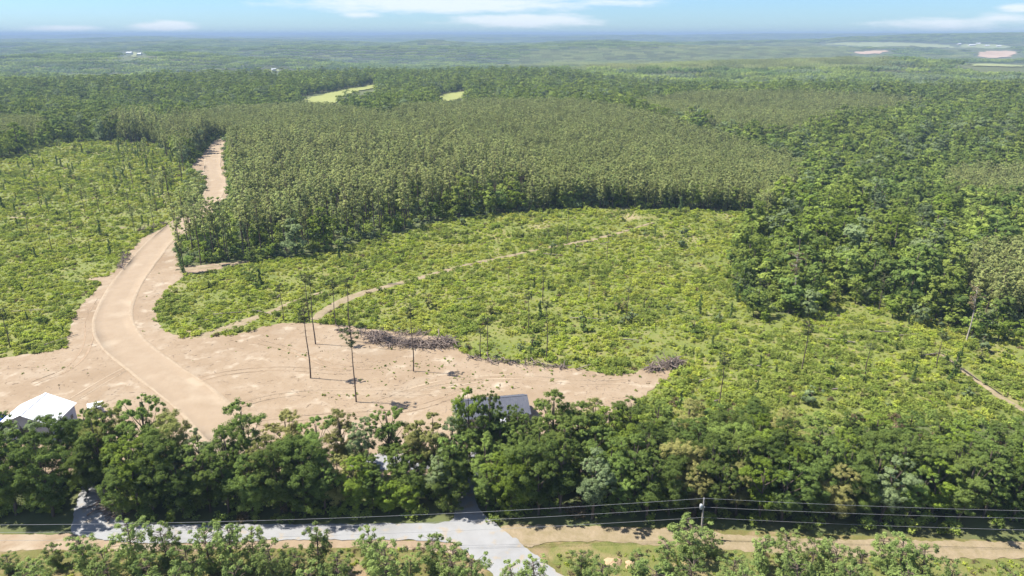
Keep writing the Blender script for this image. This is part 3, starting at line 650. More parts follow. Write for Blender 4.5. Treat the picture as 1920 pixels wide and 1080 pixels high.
def build_woods():
    # broadleaf wood up to 1300 m
    x, y = candidates(7.7, 150, 1300); k = np.hypot(x, y) < 1300; x, y = x[k], y[k]; z = terrain(x, y); u, v = project(x, y, z); uc, vc = project(x, y, z+12)
    open_ = clear_mask(x, y, z, u, v)
    pine = np.zeros(len(x), bool)
    for p in PLANT: pine |= inside(uc, vc, p)
    mature = inside(u, v, MATURE) | inside(u, v, LEFTPINE)
    k = ~open_ & ~pine & ~blocks_road(x, y, z, 16) & (~mature | (RNG.random(len(x)) < .7))
    x, y, z, u, v = (a[k] for a in (x, y, z, u, v))
    n = len(x); tone_n = fbm(x/60, y/60, 71, 2) + RNG.normal(0, .45, n)
    tone = np.where(tone_n < -.35, 1, np.where(tone_n > .62, 2, np.where(RNG.random(n) < .16, 3, 0)))
    var = RNG.integers(0, 3, n); rot = RNG.uniform(0, 6.28, n); s = (.62 + .75*RNG.random(n)**1.4)*np.where(inside(u, v, MATURE), .55, 1)
    sz = s*RNG.uniform(.74, .96, n)
    d = np.hypot(x, y)
    infr = (u > -10) & (u < 1930) & (v > 60)
    order = np.argsort(np.where(infr, d, 1e9)); ind = np.zeros(n, bool); ind[order[:300-BELT_COUNT-106]] = True
    for i in np.nonzero(ind)[0]:
        tn = tones[tone[i]]
        if inside(np.array([u[i]]), np.array([v[i]]), MATURE)[0]: lb, g = f'{TONE_WORD[tn]} broadleaf understorey tree beneath the tall pines beside the dirt road', 'broadleaf trees among the tall pines'
        elif u[i] > 1340: lb, g = f'{TONE_WORD[tn]} broadleaf tree of the right-hand wood, ' + ('on its point' if u[i] < 1540 and v[i] > 480 else ('near the cutover top' if u[i] < 1540 else ('in its middle edge' if u[i] < 1720 else 'at the right frame edge'))), 'broadleaf trees of the right-hand wood'
        elif u[i] > 700: lb, g = f'{TONE_WORD[tn]} broadleaf tree in the hedge along the top of the cutover', 'broadleaf trees along the top of the cutover'
        else: lb, g = f'{TONE_WORD[tn]} broadleaf tree behind the left cutover', 'broadleaf trees behind the left cutover'
        plant('broadleaf_tree', L1[tn], int(var[i]), (x[i], y[i], z[i]-.1), rot[i], (s[i], s[i], sz[i]), lb, 'tree', g)
    k = ~ind
    meshes = []
    for tn in tones:
        for t in L1[tn]: meshes.append(one_mesh('broadleaf', *t))
    scatter('broadleaf_wood', np.column_stack((x, y, z-.1))[k], rot[k], np.column_stack((s, s, sz))[k], (tone*3+var)[k], meshes,
            'rolling green broadleaf wood spreading behind and beside the clearings', 'wood')

    # plantation pines
    x, y = candidates(3.0, 180, 1250, jit=.40); z = terrain(x, y); u, v = project(x, y, z); uc, vc = project(x, y, z+12)
    open_ = clear_mask(x, y, z, u, v, 12.5); pine = np.zeros(len(x), bool)
    for p in PLANT: pine |= inside(uc, vc, p)
    gap = (fbm(x/28, y/28, 5, 3) > .58) | (RNG.random(len(x)) < .06)
    k = pine & ~open_ & ~gap & ~inside(u, v, MATURE) & ~blocks_road(x, y, z, 13)
    x, y, z, u, v = (a[k] for a in (x, y, z, u, v)); n = len(x); d = np.hypot(x, y)
    rot = RNG.uniform(0, 6.28, n); s = RNG.uniform(.72, 1.16, n)*(1+.16*fbm(x/40, y/40, 9, 2)); var = RNG.integers(0, 5, n)
    infr = (u > 0) & (u < 1920) & (v > 60)
    order = np.argsort(np.where(infr, d, 1e9)); ind = np.zeros(n, bool); ind[order[:300]] = True
    for i in np.nonzero(ind)[0]:
        o = obj('plantation_pine', PL[var[i]], loc=(x[i], y[i], z[i]-.1)); o.rotation_euler = (0, 0, rot[i]); o.scale = (s[i],)*3
        if u[i] > 1700: tag(o, 'young olive plantation pine in the small block at the right edge', 'pine tree', 'planted pines of the right-edge block')
        else: tag(o, 'young olive plantation pine of the near ranks ' + ('behind the tall stand' if u[i] < 900 else ('above the skid track end' if u[i] < 1150 else ('above the top of the cutover' if u[i] < 1330 else 'beside the right-hand wood'))), 'pine tree', 'planted pines nearest the cutover')
    k = ~ind
    scatter('pine_plantation', np.column_stack((x, y, z-.1))[k], rot[k], np.column_stack((s, s, s))[k], var[k], PL, 'dense even-topped olive pine plantation behind the cutover', 'plantation')

    # tall standing pines
    x, y = candidates(5.2, 200, 640, jit=.45); z = terrain(x, y); u, v = project(x, y, z)
    inm = inside(u, v, MATURE); inl = inside(u, v, LEFTPINE)
    k = (inm | inl) & ~inside(u, v, DIRT_P) & ~blocks_road(x, y, z) & (RNG.random(len(x)) < np.where(inm, .85, .6))
    x, y, z, u, v, inm = (a[k] for a in (x, y, z, u, v, inm)); n = len(x); d = np.hypot(x, y)
    rot = RNG.uniform(0, 6.28, n); s = RNG.uniform(.62, .98, n); var = RNG.integers(0, 4, n)
    order = np.argsort(d); ind = np.zeros(n, bool); ind[order[:220]] = True
    for i in np.nonzero(ind)[0]:
        wz = 'beside the road' if u[i] < 460 else ('left of the stand middle' if u[i] < 600 else ('right of the stand middle' if u[i] < 780 else 'at its right end'))
        rw = 'front' if v[i] > np.interp(u[i], [340, 500, 640, 850, 1010], [470, 460, 435, 390, 362]) else ('deep' if d[i] > 420 else 'middle')
        if inm[i]: lb, g = f'tall pine in the {rw} ranks of the dark pine stand, {wz}', 'tall pines right of the dirt road'
        else: lb, g = 'tall bare-stemmed pine in the stand left of the dirt road gap', 'tall pines left of the dirt road'
        plant('tall_pine', TP, int(var[i]), (x[i], y[i], z[i]-.1), rot[i], float(s[i]), lb, 'pine tree', g)
    k = ~ind
    if k.any(): scatter('tall_pine_stand', np.column_stack((x, y, z-.1))[k], rot[k], np.column_stack((s, s, s))[k], var[k], TPM, 'deeper ranks of tall pines behind the front stand', 'pine stand')
build_woods()

def build_hedge():
    rr = random.Random(11)
    for k in range(46):
        px = 800 + 640*(k+rr.uniform(.1, .9))/46; py = np.interp(px, [800, 850, 1000, 1100, 1290, 1440], [421, 410, 396, 390, 393, 398]) - rr.uniform(2, 9)
        p = at(px, py); f = rr.uniform(.34, .68); tn = rr.choices(tones, [4, 1.5, 3, 1])[0]
        plant('broadleaf_tree', L1[tn], k, (p.x, p.y, p.z-.1), rr.random()*6.28, (f*1.15, f*1.15, f), f'{TONE_WORD[tn]} small broadleaf tree in the hedge along the top of the cutover', 'tree', 'broadleaf trees along the top of the cutover')
    E = np.array([(1436, 400), (1398, 445), (1374, 485), (1382, 550), (1430, 592), (1525, 588), (1548, 554), (1610, 556), (1700, 592), (1800, 614), (1920, 634)], float)
    for k in range(60):
        t = (k+rr.random())/60*(len(E)-1); i = int(t); c = E[i]+(E[i+1]-E[i])*(t-i) if i < len(E)-1 else E[-1]
        p = at(c[0]+rr.uniform(-16, 10), c[1]+rr.uniform(-10, 14)); f = rr.uniform(.22, .55); tn = rr.choices(tones, [4, 1.5, 3, 1])[0]
        w = 'beside its point' if i < 5 else ('in the bay right of its point' if i < 7 else 'along its right part')
        plant('broadleaf_tree', L1[tn], k, (p.x, p.y, p.z-.1), rr.random()*6.28, (f*1.2, f*1.2, f), f'{TONE_WORD[tn]} small broadleaf tree edging the right-hand wood, {w}', 'tree', 'small trees edging the right-hand wood')
build_hedge()

def build_wood_shrubs():
    us = [bush_proto('shrub', 450+k, r=1.7, h=2.6, clumps=12, per=20, size=.55, mat=m) for k, m in enumerate((LEAF['mid'], LEAF['dark'], BRUSH2, LEAF['grey']))]
    x, y = candidates(3.2, 150, 560, half=44, jit=.5); z = terrain(x, y); u, v = project(x, y, z)
    k = ~clear_mask(x, y, z, u, v) & (RNG.random(len(x)) < .75) & (v < 640); n = k.sum(); s = RNG.uniform(.6, 1.5, n)
    scatter('wood_shrubs', np.column_stack((x, y, z-.1))[k], RNG.uniform(0, 6.28, n), np.column_stack((s, s, s*RNG.uniform(.8, 1.3, n))), RNG.integers(0, 4, n), us, 'shrub layer filling the floor and edges of the woods', 'shrubs')
build_wood_shrubs()

def wood_patch(seed, mat, n=6, sp=7.9, quads=95, pine=False):
    rng = np.random.default_rng(seed); cent, rad, out, ct = [], [], [], []
    for i in range(n):
        for j in range(n):
            px, py = ((i-(n-1)/2)+rng.uniform(-.4, .4))*sp, ((j-(n-1)/2)+rng.uniform(-.4, .4))*sp; t = rng.random()
            if pine:
                h = rng.uniform(9, 12.5)
                for f in (.45, .7, .95): cent.append((px, py, h*f)); rad.append(1.7*(1.2-f)+.25); out.append((0, 0, .8)); ct.append(t)
            else:
                r = rng.uniform(3.2, 5.2); h = r*1.5 + rng.uniform(5.5, 9.5)
                for q in range(8):
                    d = rng.normal(size=3); d[2] = abs(d[2]); d /= np.linalg.norm(d)
                    cent.append((px+d[0]*r*.62, py+d[1]*r*.62, h-r*1.15+d[2]*r*.8)); rad.append(r*rng.uniform(.3, .48)); out.append(d*1.3); ct.append(.7*t+.3*rng.random())
    per = max(4, quads//8) if not pine else 6
    V, Q, T = leaves(np.array(cent), np.array(rad), per, 1.7 if not pine else 1.5, rng, up=.4, shell=.7, ctint=np.array(ct), out=np.array(out), outw=1.0)
    return mesh_np('patch', V, [Q], mat, T)

def build_far_woods():
    bl = [wood_patch(400+k, LEAF[t]) for k, t in enumerate(('mid', 'dark', 'mid', 'yellow', 'mid', 'grey'))]
    pn = [wood_patch(420+k, PINE_PLANT, n=13, sp=3.7, pine=True) for k in range(3)]
    sets = bl + pn
    P, R, S, I = [], [], [], []
    for step, y0, y1, sc in ((46, 1290, 7600, 1.0), (104, 7600, 17500, 2.3)):
        x, y = candidates(step, y0*.7, y1, half=42, jit=.12)
        d = np.hypot(x, y); k = (d >= y0) & (d < y1); x, y, d = x[k], y[k], d[k]
        z = terrain(x, y); u, v = project(x, y, z); uc, vc = project(x, y, z+14*sc)
        # leave the patches off where open fields show, testing each patch's whole width
        o = np.zeros(len(x), bool)
        for dx in (-.42, 0, .42):
            for dz in (0, 7, 14):
                a, b = project(x+dx*step, y-.42*step, z+dz*sc)
                for nm, pl, mt, lb in FIELDS: o |= inside(a, b, pl)
                a, b = project(x+dx*step, y+.42*step, z+dz*sc)
                for nm, pl, mt, lb in FIELDS: o |= inside(a, b, pl)
        pine = inside(uc, vc, FARPINE) | (fbm(x/420+9, y/300, 77, 3) > .42)
        k = ~o; n = k.sum()
        idx = np.where(pine, 6+RNG.integers(0, 3, len(x)), np.choose(np.digitize(fbm(x/330, y/230, 88, 3) + RNG.normal(0, .12, len(x)), [-.28, .3]), [np.full(len(x), 1), RNG.choice([0, 2, 4, 4, 5], len(x)), np.full(len(x), 3)]))[k]
        P.append(np.column_stack((x, y, z-.5))[k]); R.append(RNG.integers(0, 4, n)*math.pi/2 + RNG.normal(0, .1, n)); I.append(idx)
        S.append(np.column_stack((np.full(n, sc*1.02), np.full(n, sc*1.02), np.full(n, .15*sc+.85)*RNG.uniform(.85, 1.15, n))))
    scatter('distant_wood', np.concatenate(P), np.concatenate(R), np.concatenate(S), np.concatenate(I), sets, 'blue-green wooded hills fading into haze towards the horizon', 'wood')
build_far_woods()

# ------------------------------------------------------------------ cutover growth: brush, saplings, snags, logs
def near_line(x, y, line, w):
    r = np.zeros(len(x), bool)
    for a in range(0, len(line), 2): r |= (x-line[a, 0])**2 + (y-line[a, 1])**2 < w*w
    return r

def build_cutover():
    br = [bush_proto('brush', 500+k, r=(.75, .95, 1.15, .85)[k], h=(.7, .9, 1.15, 1.3)[k], mat=BRUSH) for k in range(4)]
    br += [bush_proto('brush', 510+k, r=1.1, h=1.5, clumps=11, per=26, mat=BRUSH2) for k in range(3)]
    br += [bush_proto('brush', 520, r=.9, h=.7, per=12, mat=DRY)]
    P, S, I = [], [], []
    for step, y0, y1 in ((1.3, 125, 260), (1.7, 260, 400), (2.3, 400, 640)):
        x, y = candidates(step, y0, y1, half=46, jit=.5); y0m = y >= y0; d = y
        k = y0m & (y < y1); x, y = x[k], y[k]
        z = terrain(x, y); u, v = project(x, y, z)
        rc, lc = inside(u, v, R_CLEAR), inside(u, v, L_CLEAR)
        k = (rc | lc) & ~inside(u, v, DIRT_P); x, y, z, u, v, lc = (a[k] for a in (x, y, z, u, v, lc))
        tr = near_line(x, y, TR_B[:len(TR_B)//3], 2.0) | near_line(x, y, TR_B[len(TR_B)//3:], 1.7) | near_line(x, y, TR_A, 1.6) | near_line(x, y, TR_C, 1.6) | near_line(x, y, TR_E, 1.4) | near_line(x, y, TR_D, 2.2)
        thin = fbm(x/18, y/18, 61, 3)
        x, y, z, u, v, thin = (a[~tr] for a in (x, y, z, u, v, thin)); n = len(x); low = RNG.random(n) > .96-.75*sstep(.15, .65, thin)
        dens = fbm(x/14+7, y/14, 62, 3); right = sstep(1250, 1500, u)
        deep = RNG.random(n) < np.clip(.10+.55*sstep(.05, .5, dens)+.10*right, .03, .85)
        dry = RNG.random(n) < .03+.05*sstep(.2, .7, thin)
        idx = np.where(dry, 7, np.where(deep, 4+RNG.integers(0, 3, n), RNG.integers(0, 4, n)))
        s = (.45 + .95*RNG.random(n)**1.7)*(1+.3*fbm(x/7, y/7, 44, 2))*(step/1.3)**.6*np.where(deep, 1.05, .92)*np.where(low, .45, 1)
        P.append(np.column_stack((x, y, z))); S.append(np.column_stack((s, s, s*RNG.uniform(.7, 1.15, n)))); I.append(idx)
    P, S, I = np.concatenate(P), np.concatenate(S), np.concatenate(I)
    left = P[:, 0] < np.interp(P[:, 1], ROAD_L[:, 1], ROAD_L[:, 0])
    for nm, k, lb in (('left_brush', left, 'bright green knee-high brush covering the left cutover'), ('right_brush', ~left, 'bright green brush and brambles covering the right cutover slope')):
        scatter(nm, P[k], RNG.uniform(0, 6.28, k.sum()), S[k], I[k], br, lb, 'brush')

    snags = [snag_proto(600+k, h=4.2+k*.6, w=.5+.06*k) for k in range(4)]
    sap = [broadleaf_proto(620+k, h=4.6, crown_r=1.5, low=.06, per=20, size=.42, clumps=34, mat=LEAF[t], lod=True) for k, t in enumerate(('mid', 'dark', 'olive', 'grey'))]
    x, y = candidates(4.2, 135, 600, half=42, jit=.5); z = terrain(x, y); u, v = project(x, y, z)
    lc = inside(u, v, L_CLEAR); rc = inside(u, v, R_CLEAR)
    ok = (lc | rc) & ~inside(u, v, DIRT_P) & (u > -5) & (u < 1925)
    tr = near_line(x, y, TR_B, 3) | near_line(x, y, TR_A, 3)
    dens = .06 + .30*sstep(.0, .6, fbm(x/26, y/26, 91, 3)) + .22*sstep(420, 300, v)*(u < 380)*sstep(120, 260, u) + .3*sstep(1330, 1600, u)*sstep(520, 760, v)
    k = ok & ~tr & (RNG.random(len(x)) < dens); x, y, z, u, v, lc = (a[k] for a in (x, y, z, u, v, lc)); d = np.hypot(x, y)
    n = len(x); t = RNG.random(n); snag = np.where(lc, t < .5, t < .22)
    cnt = [0, 0]
    for i in np.argsort(d):
        if lc[i]: side = ('upper ' if v[i] < 340 else ('middle ' if v[i] < 440 else 'lower ')) + 'left cutover' + (', by the road side' if u[i] > np.interp(v[i], [270, 660], [190, 60]) else ', by the frame edge')
        elif u[i] < 1300: side = ('upper ' if v[i] < 460 else ('middle ' if v[i] < 570 else 'lower ')) + 'right cutover' + (', left part' if u[i] < 800 else (', central part' if u[i] < 1060 else ', right part'))
        else: side = 'shrubby right end of the cutover' + (', far side' if v[i] < 640 else ', near side') + (' left half' if u[i] < 1610 else ' right half')
        q = 0 if snag[i] else 1
        if cnt[q] >= 290: continue
        cnt[q] += 1; kk = random.randrange(4); s = random.choice((random.uniform(.3, .6), random.uniform(.45, .9), random.uniform(.7, 1.4))); szw = 'short' if s < .55 else ('tall' if s > .95 else 'mid-height')
        if q == 0: plant('vine_snag', snags, kk, (x[i], y[i], z[i]-.05), random.random()*6.28, s, f'{szw} dark vine-draped snag in the {side}', 'snag', 'vine-draped snags of the cutover')
        else: plant('sapling', sap, kk, (x[i], y[i], z[i]-.05), random.random()*6.28, (s*1.15, s*1.15, s*.85), f'{szw} bushy green sapling in the {side}', 'sapling', 'saplings of the cutover')
build_cutover()

# slender pines left standing: base pixel, top pixel, crown kind, label
SL = [pine_proto(700+k, h=20, low=(.80, .72, .86, .60)[k], r0=(1.9, 2.2, 1.5, 2.3)[k], tiers=(20, 26, 13, 30)[k], per=34, size=.38, crad=(.5, .8), mat=PINE_LONE, trunk_r=.17, stubs=18) for k in range(4)]
DEADP = [pine_proto(720, h=20, low=.7, r0=1.2, tiers=9, per=1, size=.2, crad=(.1, .2), mat=DRY, trunk_r=.2, stubs=14, bark=BARK_PALE)]
RUST = [pine_proto(730, h=20, low=.6, r0=2.6, tiers=22, per=30, size=.42, crad=(.6, .9), mat=DRY, trunk_r=.24, stubs=6, bark=BARK_PALE)]
PINES = [((583, 710), (567, 572), 0, 'leftmost of the three near slender pines on the dirt pad'),
         ((591, 646), (577, 516), 2, 'slender pine on the dirt pad just behind the leftmost near one'),
         ((668, 754), (656, 606), 1, 'slender pine on the dirt pad nearest the roadside trees'),
         ((658, 641), (648, 520), 2, 'slender pine rising behind the nearest dirt-pad pine'),
         ((776, 697), (769, 570), 0, 'slender pine on the dirt pad in front of the brush pile'),
         ((630, 612), (621, 522), 0, 'slender pine at the back edge of the dirt pad by the skid track'),
         ((580, 604), (572, 510), 0, 'slender pine at the back edge of the dirt pad, left of the skid track'),
         ((532, 602), (525, 532), 0, 'slender pine in brush at the far left corner of the dirt pad'),
         ((1025, 674), (1019, 562), 2, 'tall slender pine above the lower edge of the right cutover'),
         ((1018, 572), (1018, 500), 2, 'slender pine directly behind the tall one in the mid cutover'),
         ((991, 622), (991, 545), 0, 'slender pine left of the tall cutover pine'),
         ((915, 676), (913, 592), 0, 'slender pine beside the dirt edge right of the brush pile'),
         ((901, 668), (899, 618), 2, 'short thin pine stem near the dirt edge'),
         ((1175, 606), (1174, 538), 2, 'thin bare pine stem in the open mid cutover'),
         ((954, 532), (953, 488), 2, 'thin pine stem below the long skid track'),
         ((1064, 452), (1063, 388), 2, 'thin pine stem near the top of the cutover'),
         ((1138, 492), (1138, 436), 2, 'thin pine stem right of the long skid track'),
         ((1503, 700), (1510, 600), 1, 'slender pine with a small dark crown in the right cutover'),
         ((1348, 770), (1353, 660), 0, 'slender pine at the lower edge of the right cutover above the belt'),
         ((1621, 706), (1628, 645), 2, 'thin stem in the right cutover right of the crowned pine'),
         ((1755, 690), (1760, 625), 2, 'thin leaning stem beside a stump at far right'),
         ((20, 652), (9, 578), 0, 'slender pine at the left edge beside the dirt pad'),
         ((55, 440), (50, 395), 0, 'thin pine low in the left cutover'), ((98, 470), (92, 425), 2, 'thin stem in the left cutover near its middle'),
         ((138, 460), (132, 412), 2, 'thin stem just right of the left cutover middle'), ((160, 402), (155, 352), 3, 'crowned thin pine in the upper left cutover'),
         ((78, 395), (73, 345), 3, 'crowned thin pine at the left of the upper left cutover'), ((187, 400), (181, 348), 3, 'slim pine right of the pair in the upper left cutover'),
         ((1420, 590), (1424, 520), 2, 'thin grey stem before the wood point'), ((1648, 582), (1657, 512), 3, 'slim pine before the right-hand wood')]
for (b, t, k, lb) in PINES:
    p = at(*b); dt = pix_dir(*t); s_ = p.y/dt[1]; h = max(4.0, H + dt[2]*s_ - p.z); f = h/20.0
    plant('slender_pine', SL, k, (p.x, p.y, p.z-.1), random.random()*6.28, (max(.8, f**.5), max(.8, f**.5), f), lb, 'pine tree', 'slender pines left standing')
for (b, t, pr, nm, lb) in [((1104, 562), (1105, 518), DEADP, 'dead_tree', 'pale dead stem standing in the right cutover'), ((1485, 578), (1492, 468), RUST, 'dying_pine', 'rusty-crowned dying pine with pale trunk at the wood point'),
                           ((1812, 642), (1826, 535), RUST, 'dying_pine', 'pale-stemmed drying pine at the right edge of the wood'), ((1765, 585), (1772, 530), DEADP, 'dead_tree', 'pale bare trunk before the right-hand wood')]:
    p = at(*b); dt = pix_dir(*t); s_ = p.y/dt[1]; h = max(4.0, H + dt[2]*s_ - p.z); f = h/20.0
    plant(nm, pr, 0, (p.x, p.y, p.z-.1), random.random()*6.28, (f**.6, f**.6, f), lb, 'dead tree' if nm == 'dead_tree' else 'pine tree', None)
# pines along the dirt road where it enters the stand
for k, (b, t) in enumerate([((346, 510), (330, 408)), ((338, 478), (322, 380)), ((352, 455), (338, 352)), ((330, 440), (318, 362)), ((372, 420), (362, 335)), ((380, 395), (372, 320)), ((288, 420), (283, 372)), ((253, 436), (249, 388)), ((362, 470), (352, 380))]):
    p = at(*b); dt = pix_dir(*t); s_ = p.y/dt[1]; h = max(8.0, H + dt[2]*s_ - p.z); f = h/23.0
    plant('tall_pine', TP, k, (p.x, p.y, p.z-.1), random.random()*6.28, (f**.7, f**.7, f), 'tall pine standing at the edge of the dirt road bend', 'pine tree', 'tall pines lining the dirt road')
rr = random.Random(5)
for k in range(46):
    px, py = rr.uniform(60, 345), rr.uniform(285, 430)
    if k < 26: px, py = rr.gauss(290, 40), rr.uniform(290, 400)
    if not inside(np.array([px]), np.array([py]), L_CLEAR)[0]: continue
    p = at(px, py); f = rr.uniform(.30, .62)
    plant('slim_pine', TP if k % 3 else SL, k, (p.x, p.y, p.z-.1), rr.random()*6.28, (f**.8, f**.8, f*(1 if k % 3 else 1.2)), 'slim dark pine left standing in the upper left cutover', 'pine tree', 'slim pines of the upper left cutover')
p = at(343, 512); vs_ = snag_proto(790, h=11, w=.95, n=34, per=34)
plant('vine_column', [vs_], 0, (p.x, p.y, p.z-.1), 0, 1.0, 'tall column of dark vines on a dead stem beside the dirt road', 'snag', None)

# ------------------------------------------------------------------ brush piles, logs and stumps
def stick(seed, l=3.0, r=.09):
    rng = np.random.default_rng(seed); pts = [np.array((l*f, rng.normal(0, l*.05), rng.normal(0, l*.05))) for f in (-.5, -.15, .2, .5)]
    parts = [tube(pts, [r, r*.85, r*.6, r*.2], 5)]
    for q in range(2):
        f = rng.uniform(-.1, .35); b = np.array((l*f, 0, 0)); a = rng.uniform(-.9, .9); parts.append(tube([b, b+np.array((l*.22*math.cos(a), l*.22*math.sin(a), l*.1))], [r*.5, r*.12], 4))
    v, q = join(parts); return v, q
STICKS = [stick(800+k, 2.6+.5*k, .09+.015*k) for k in range(6)]
STICK_ME = [mesh_np('branch', v, [q], DEADWOOD) for v, q in STICKS]
LOG_ME = [mesh_np('log', *(lambda t: (t[0], [t[1]]))(tube([(-.5*l, 0, 0), (0, .1, .02), (.5*l, -.05, 0)], [.15, .13, .07], 7)), LOGBARK) for l in (5.0, 7.0, 9.0)]

def rotm(ax, ay, azz):
    from mathutils import Euler
    return np.array(Euler((ax, ay, azz)).to_matrix())
def brush_pile(name, pts, width, height, n_small, n_big, label, seed):
    rng = np.random.default_rng(seed); line = ribbon_line(pts, step=.5); c0 = line[len(line)//2]; base = Vector((c0[0], c0[1], gz(*c0)+.12))
    e = empty(name, base); parts = []
    def pick(k):
        p = line[rng.integers(len(line))] + rng.normal(0, width*.42, 2); q = abs(rng.normal(0, .5)); zz = gz(p[0], p[1])+.12 - base.z + height*max(0.05, (1-min(1, q)))*rng.random()
        return np.array((p[0]-base.x, p[1]-base.y, zz+.1))
    for k in range(n_small):
        v, q = STICKS[rng.integers(6)]; s = rng.uniform(.35, .95); parts.append(((v*s) @ rotm(rng.normal(0, .3), rng.normal(0, .35), rng.uniform(0, 6.28)).T + pick(k), q))
    v, q = join(parts); o = obj('twigs', mesh_np('twigs', v, [q], DEADWOOD), e); o['kind'] = 'stuff'
    for k in range(n_big):
        o = obj('branch', STICK_ME[rng.integers(6)], e, loc=pick(k)+np.array((0, 0, .15))); o.rotation_euler = (rng.normal(0, .3), rng.normal(0, .4), rng.uniform(0, 6.28)); o.scale = (rng.uniform(.7, 1.25),)*3
    tag(e, label, 'brush pile', 'brush piles of cleared branches')
brush_pile('brush_pile', [(705, 636), (745, 645), (790, 650), (838, 646)], 3.4, 1.5, 560, 60, 'long tangled brown brush pile on the dirt pad below the cutover', 1)
brush_pile('brush_pile', [(1222, 694), (1250, 688), (1272, 684)], 2.0, 1.4, 150, 24, 'grey brush pile at the right tip of the dirt pad', 2)
brush_pile('brush_pile', [(640, 622), (690, 627), (720, 626), (800, 628)], 1.2, .7, 110, 14, 'low line of branches along the back edge of the dirt pad', 3)
brush_pile('brush_pile', [(268, 432), (292, 428), (308, 422)], 1.8, 1.0, 90, 14, 'heap of slash on the bank left of the dirt road', 4)
brush_pile('brush_pile', [(196, 944), (208, 952), (225, 968)], 1.6, .8, 90, 12, 'tangle of cut branches beside the left gravel drive', 5)
brush_pile('brush_pile', [(880, 672), (960, 682), (1060, 690)], 1.0, .5, 90, 12, 'thin windrow of sticks along the lower edge of the cutover', 6)
brush_pile('brush_pile', [(232, 492), (240, 470), (226, 506)], 1.2, .7, 60, 8, 'small slash heap at the left bank of the dirt road', 7)

def build_logs():
    spots = [(745, 535), (1090, 462), (1105, 600), (700, 580), (400, 600), (130, 555), (70, 408), (1130, 458), (1040, 480), (1400, 520), (1660, 625), (1690, 632), (1745, 668), (1530, 690), (1570, 640), (1320, 715), (1100, 690),
             (60, 585), (180, 415), (420, 480), (430, 590), (1180, 640), (980, 560), (880, 560), (1220, 560), (1300, 480), (1600, 730), (1340, 755), (1420, 690), (110, 640), (520, 556), (486, 588)]
    for k, (px, py) in enumerate(spots):
        p = at(px + random.uniform(-6, 6), py); a = random.uniform(-.6, .6) if random.random() < .7 else random.uniform(0, 3.1)
        o = obj('fallen_log', LOG_ME[k % 3], loc=(p.x, p.y, p.z+.5)); o.rotation_euler = (0, random.uniform(-.06, .06), a); s = random.uniform(.7, 1.1); o.scale = (s, 1.0, 1.0)
        side = 'left cutover' if px < 290 else ('upper right cutover' if py < 570 else 'lower right cutover')
        tag(o, f'pale fallen log lying in the brush of the {side}', 'log', f'fallen logs of the {side}')
build_logs()

# debris and weeds on the dirt
def build_litter():
    tw = [mesh_np('twig', v*.16, [q], DEADWOOD) for v, q in STICKS[:4]]
    wd = [bush_proto('weed', 840+k, r=.5, h=.35, clumps=4, per=12, size=.26, mat=BRUSH2) for k in range(3)] + [bush_proto('weed', 845, r=.4, h=.25, clumps=3, per=9, size=.24, mat=DRY)]
    x, y = candidates(1.15, 118, 240, half=44, jit=.5); z = terrain(x, y)+.13; u, v = project(x, y, z)
    ok = inside(u, v, DIRT_P) & ~near_line(x, y, ROAD_L, 5.5)
    k = ok & (RNG.random(len(x)) < .12 + .35*(fbm(x/9, y/9, 33, 2) > .35)*(u > 560)); n = k.sum()
    s = RNG.uniform(.7, 2.6, n)
    scatter('dirt_litter', np.column_stack((x, y, z+.02))[k], RNG.uniform(0, 6.28, n), np.column_stack((s, s, s)), RNG.integers(0, 4, n), tw, 'small twigs and clods strewn over the dirt pad', 'litter')
    g = np.zeros(len(x))
    for cx, cy_, sx, sy in ((628, 690, 22, 6), (735, 695, 40, 14), (720, 712, 40, 8), (800, 690, 60, 20), (60, 690, 40, 8), (950, 700, 80, 12), (1150, 700, 60, 10), (640, 745, 40, 10), (440, 645, 20, 6), (560, 660, 40, 10), (880, 720, 80, 20)):
        g = np.maximum(g, np.exp(-((u-cx)/sx)**2 - ((v-cy_)/sy)**2))
    k = ok & (RNG.random(len(x)) < .012 + .62*g); n = k.sum(); s = .2 + .9*RNG.random(n)**2
    scatter('dirt_weeds', np.column_stack((x, y, z))[k], RNG.uniform(0, 6.28, n), np.column_stack((s, s, s)), RNG.integers(0, 4, n), wd, 'sparse green weed tufts on the dirt pad', 'weeds')
build_litter()

# ------------------------------------------------------------------ buildings
def prism(name, corners, z0, z1, mat, parent=None):
    n = len(corners); V = [(*c, z0) for c in corners] + [(*c, z1) for c in corners]
    me = bpy.data.meshes.new(name); me.from_pydata(V, [], [tuple(range(n))[::-1], tuple(range(n, 2*n))] + [(i, (i+1) % n, n+(i+1) % n, n+i) for i in range(n)]); me.materials.append(mat); me.update()
    return obj(name, me, parent)
def slab(name, quad, th, mat, parent=None):
    """a thick panel through four 3-D corners"""
    q = [Vector(c) for c in quad]; nrm = (q[1]-q[0]).cross(q[3]-q[0]).normalized()
    if nrm.z < 0: nrm = -nrm
    V = q + [c - nrm*th for c in q]; me = bpy.data.meshes.new(name)
    me.from_pydata([tuple(v) for v in V], [], [(0, 1, 2, 3), (7, 6, 5, 4), (0, 4, 5, 1), (1, 5, 6, 2), (2, 6, 7, 3), (3, 7, 4, 0)]); me.materials.append(mat); me.update()
    return obj(name, me, parent)
def mesh_py(name, V, Fc, mat, parent):
    me = bpy.data.meshes.new(name); me.from_pydata(V, [], Fc); me.materials.append(mat); me.update(); return obj(name, me, parent)

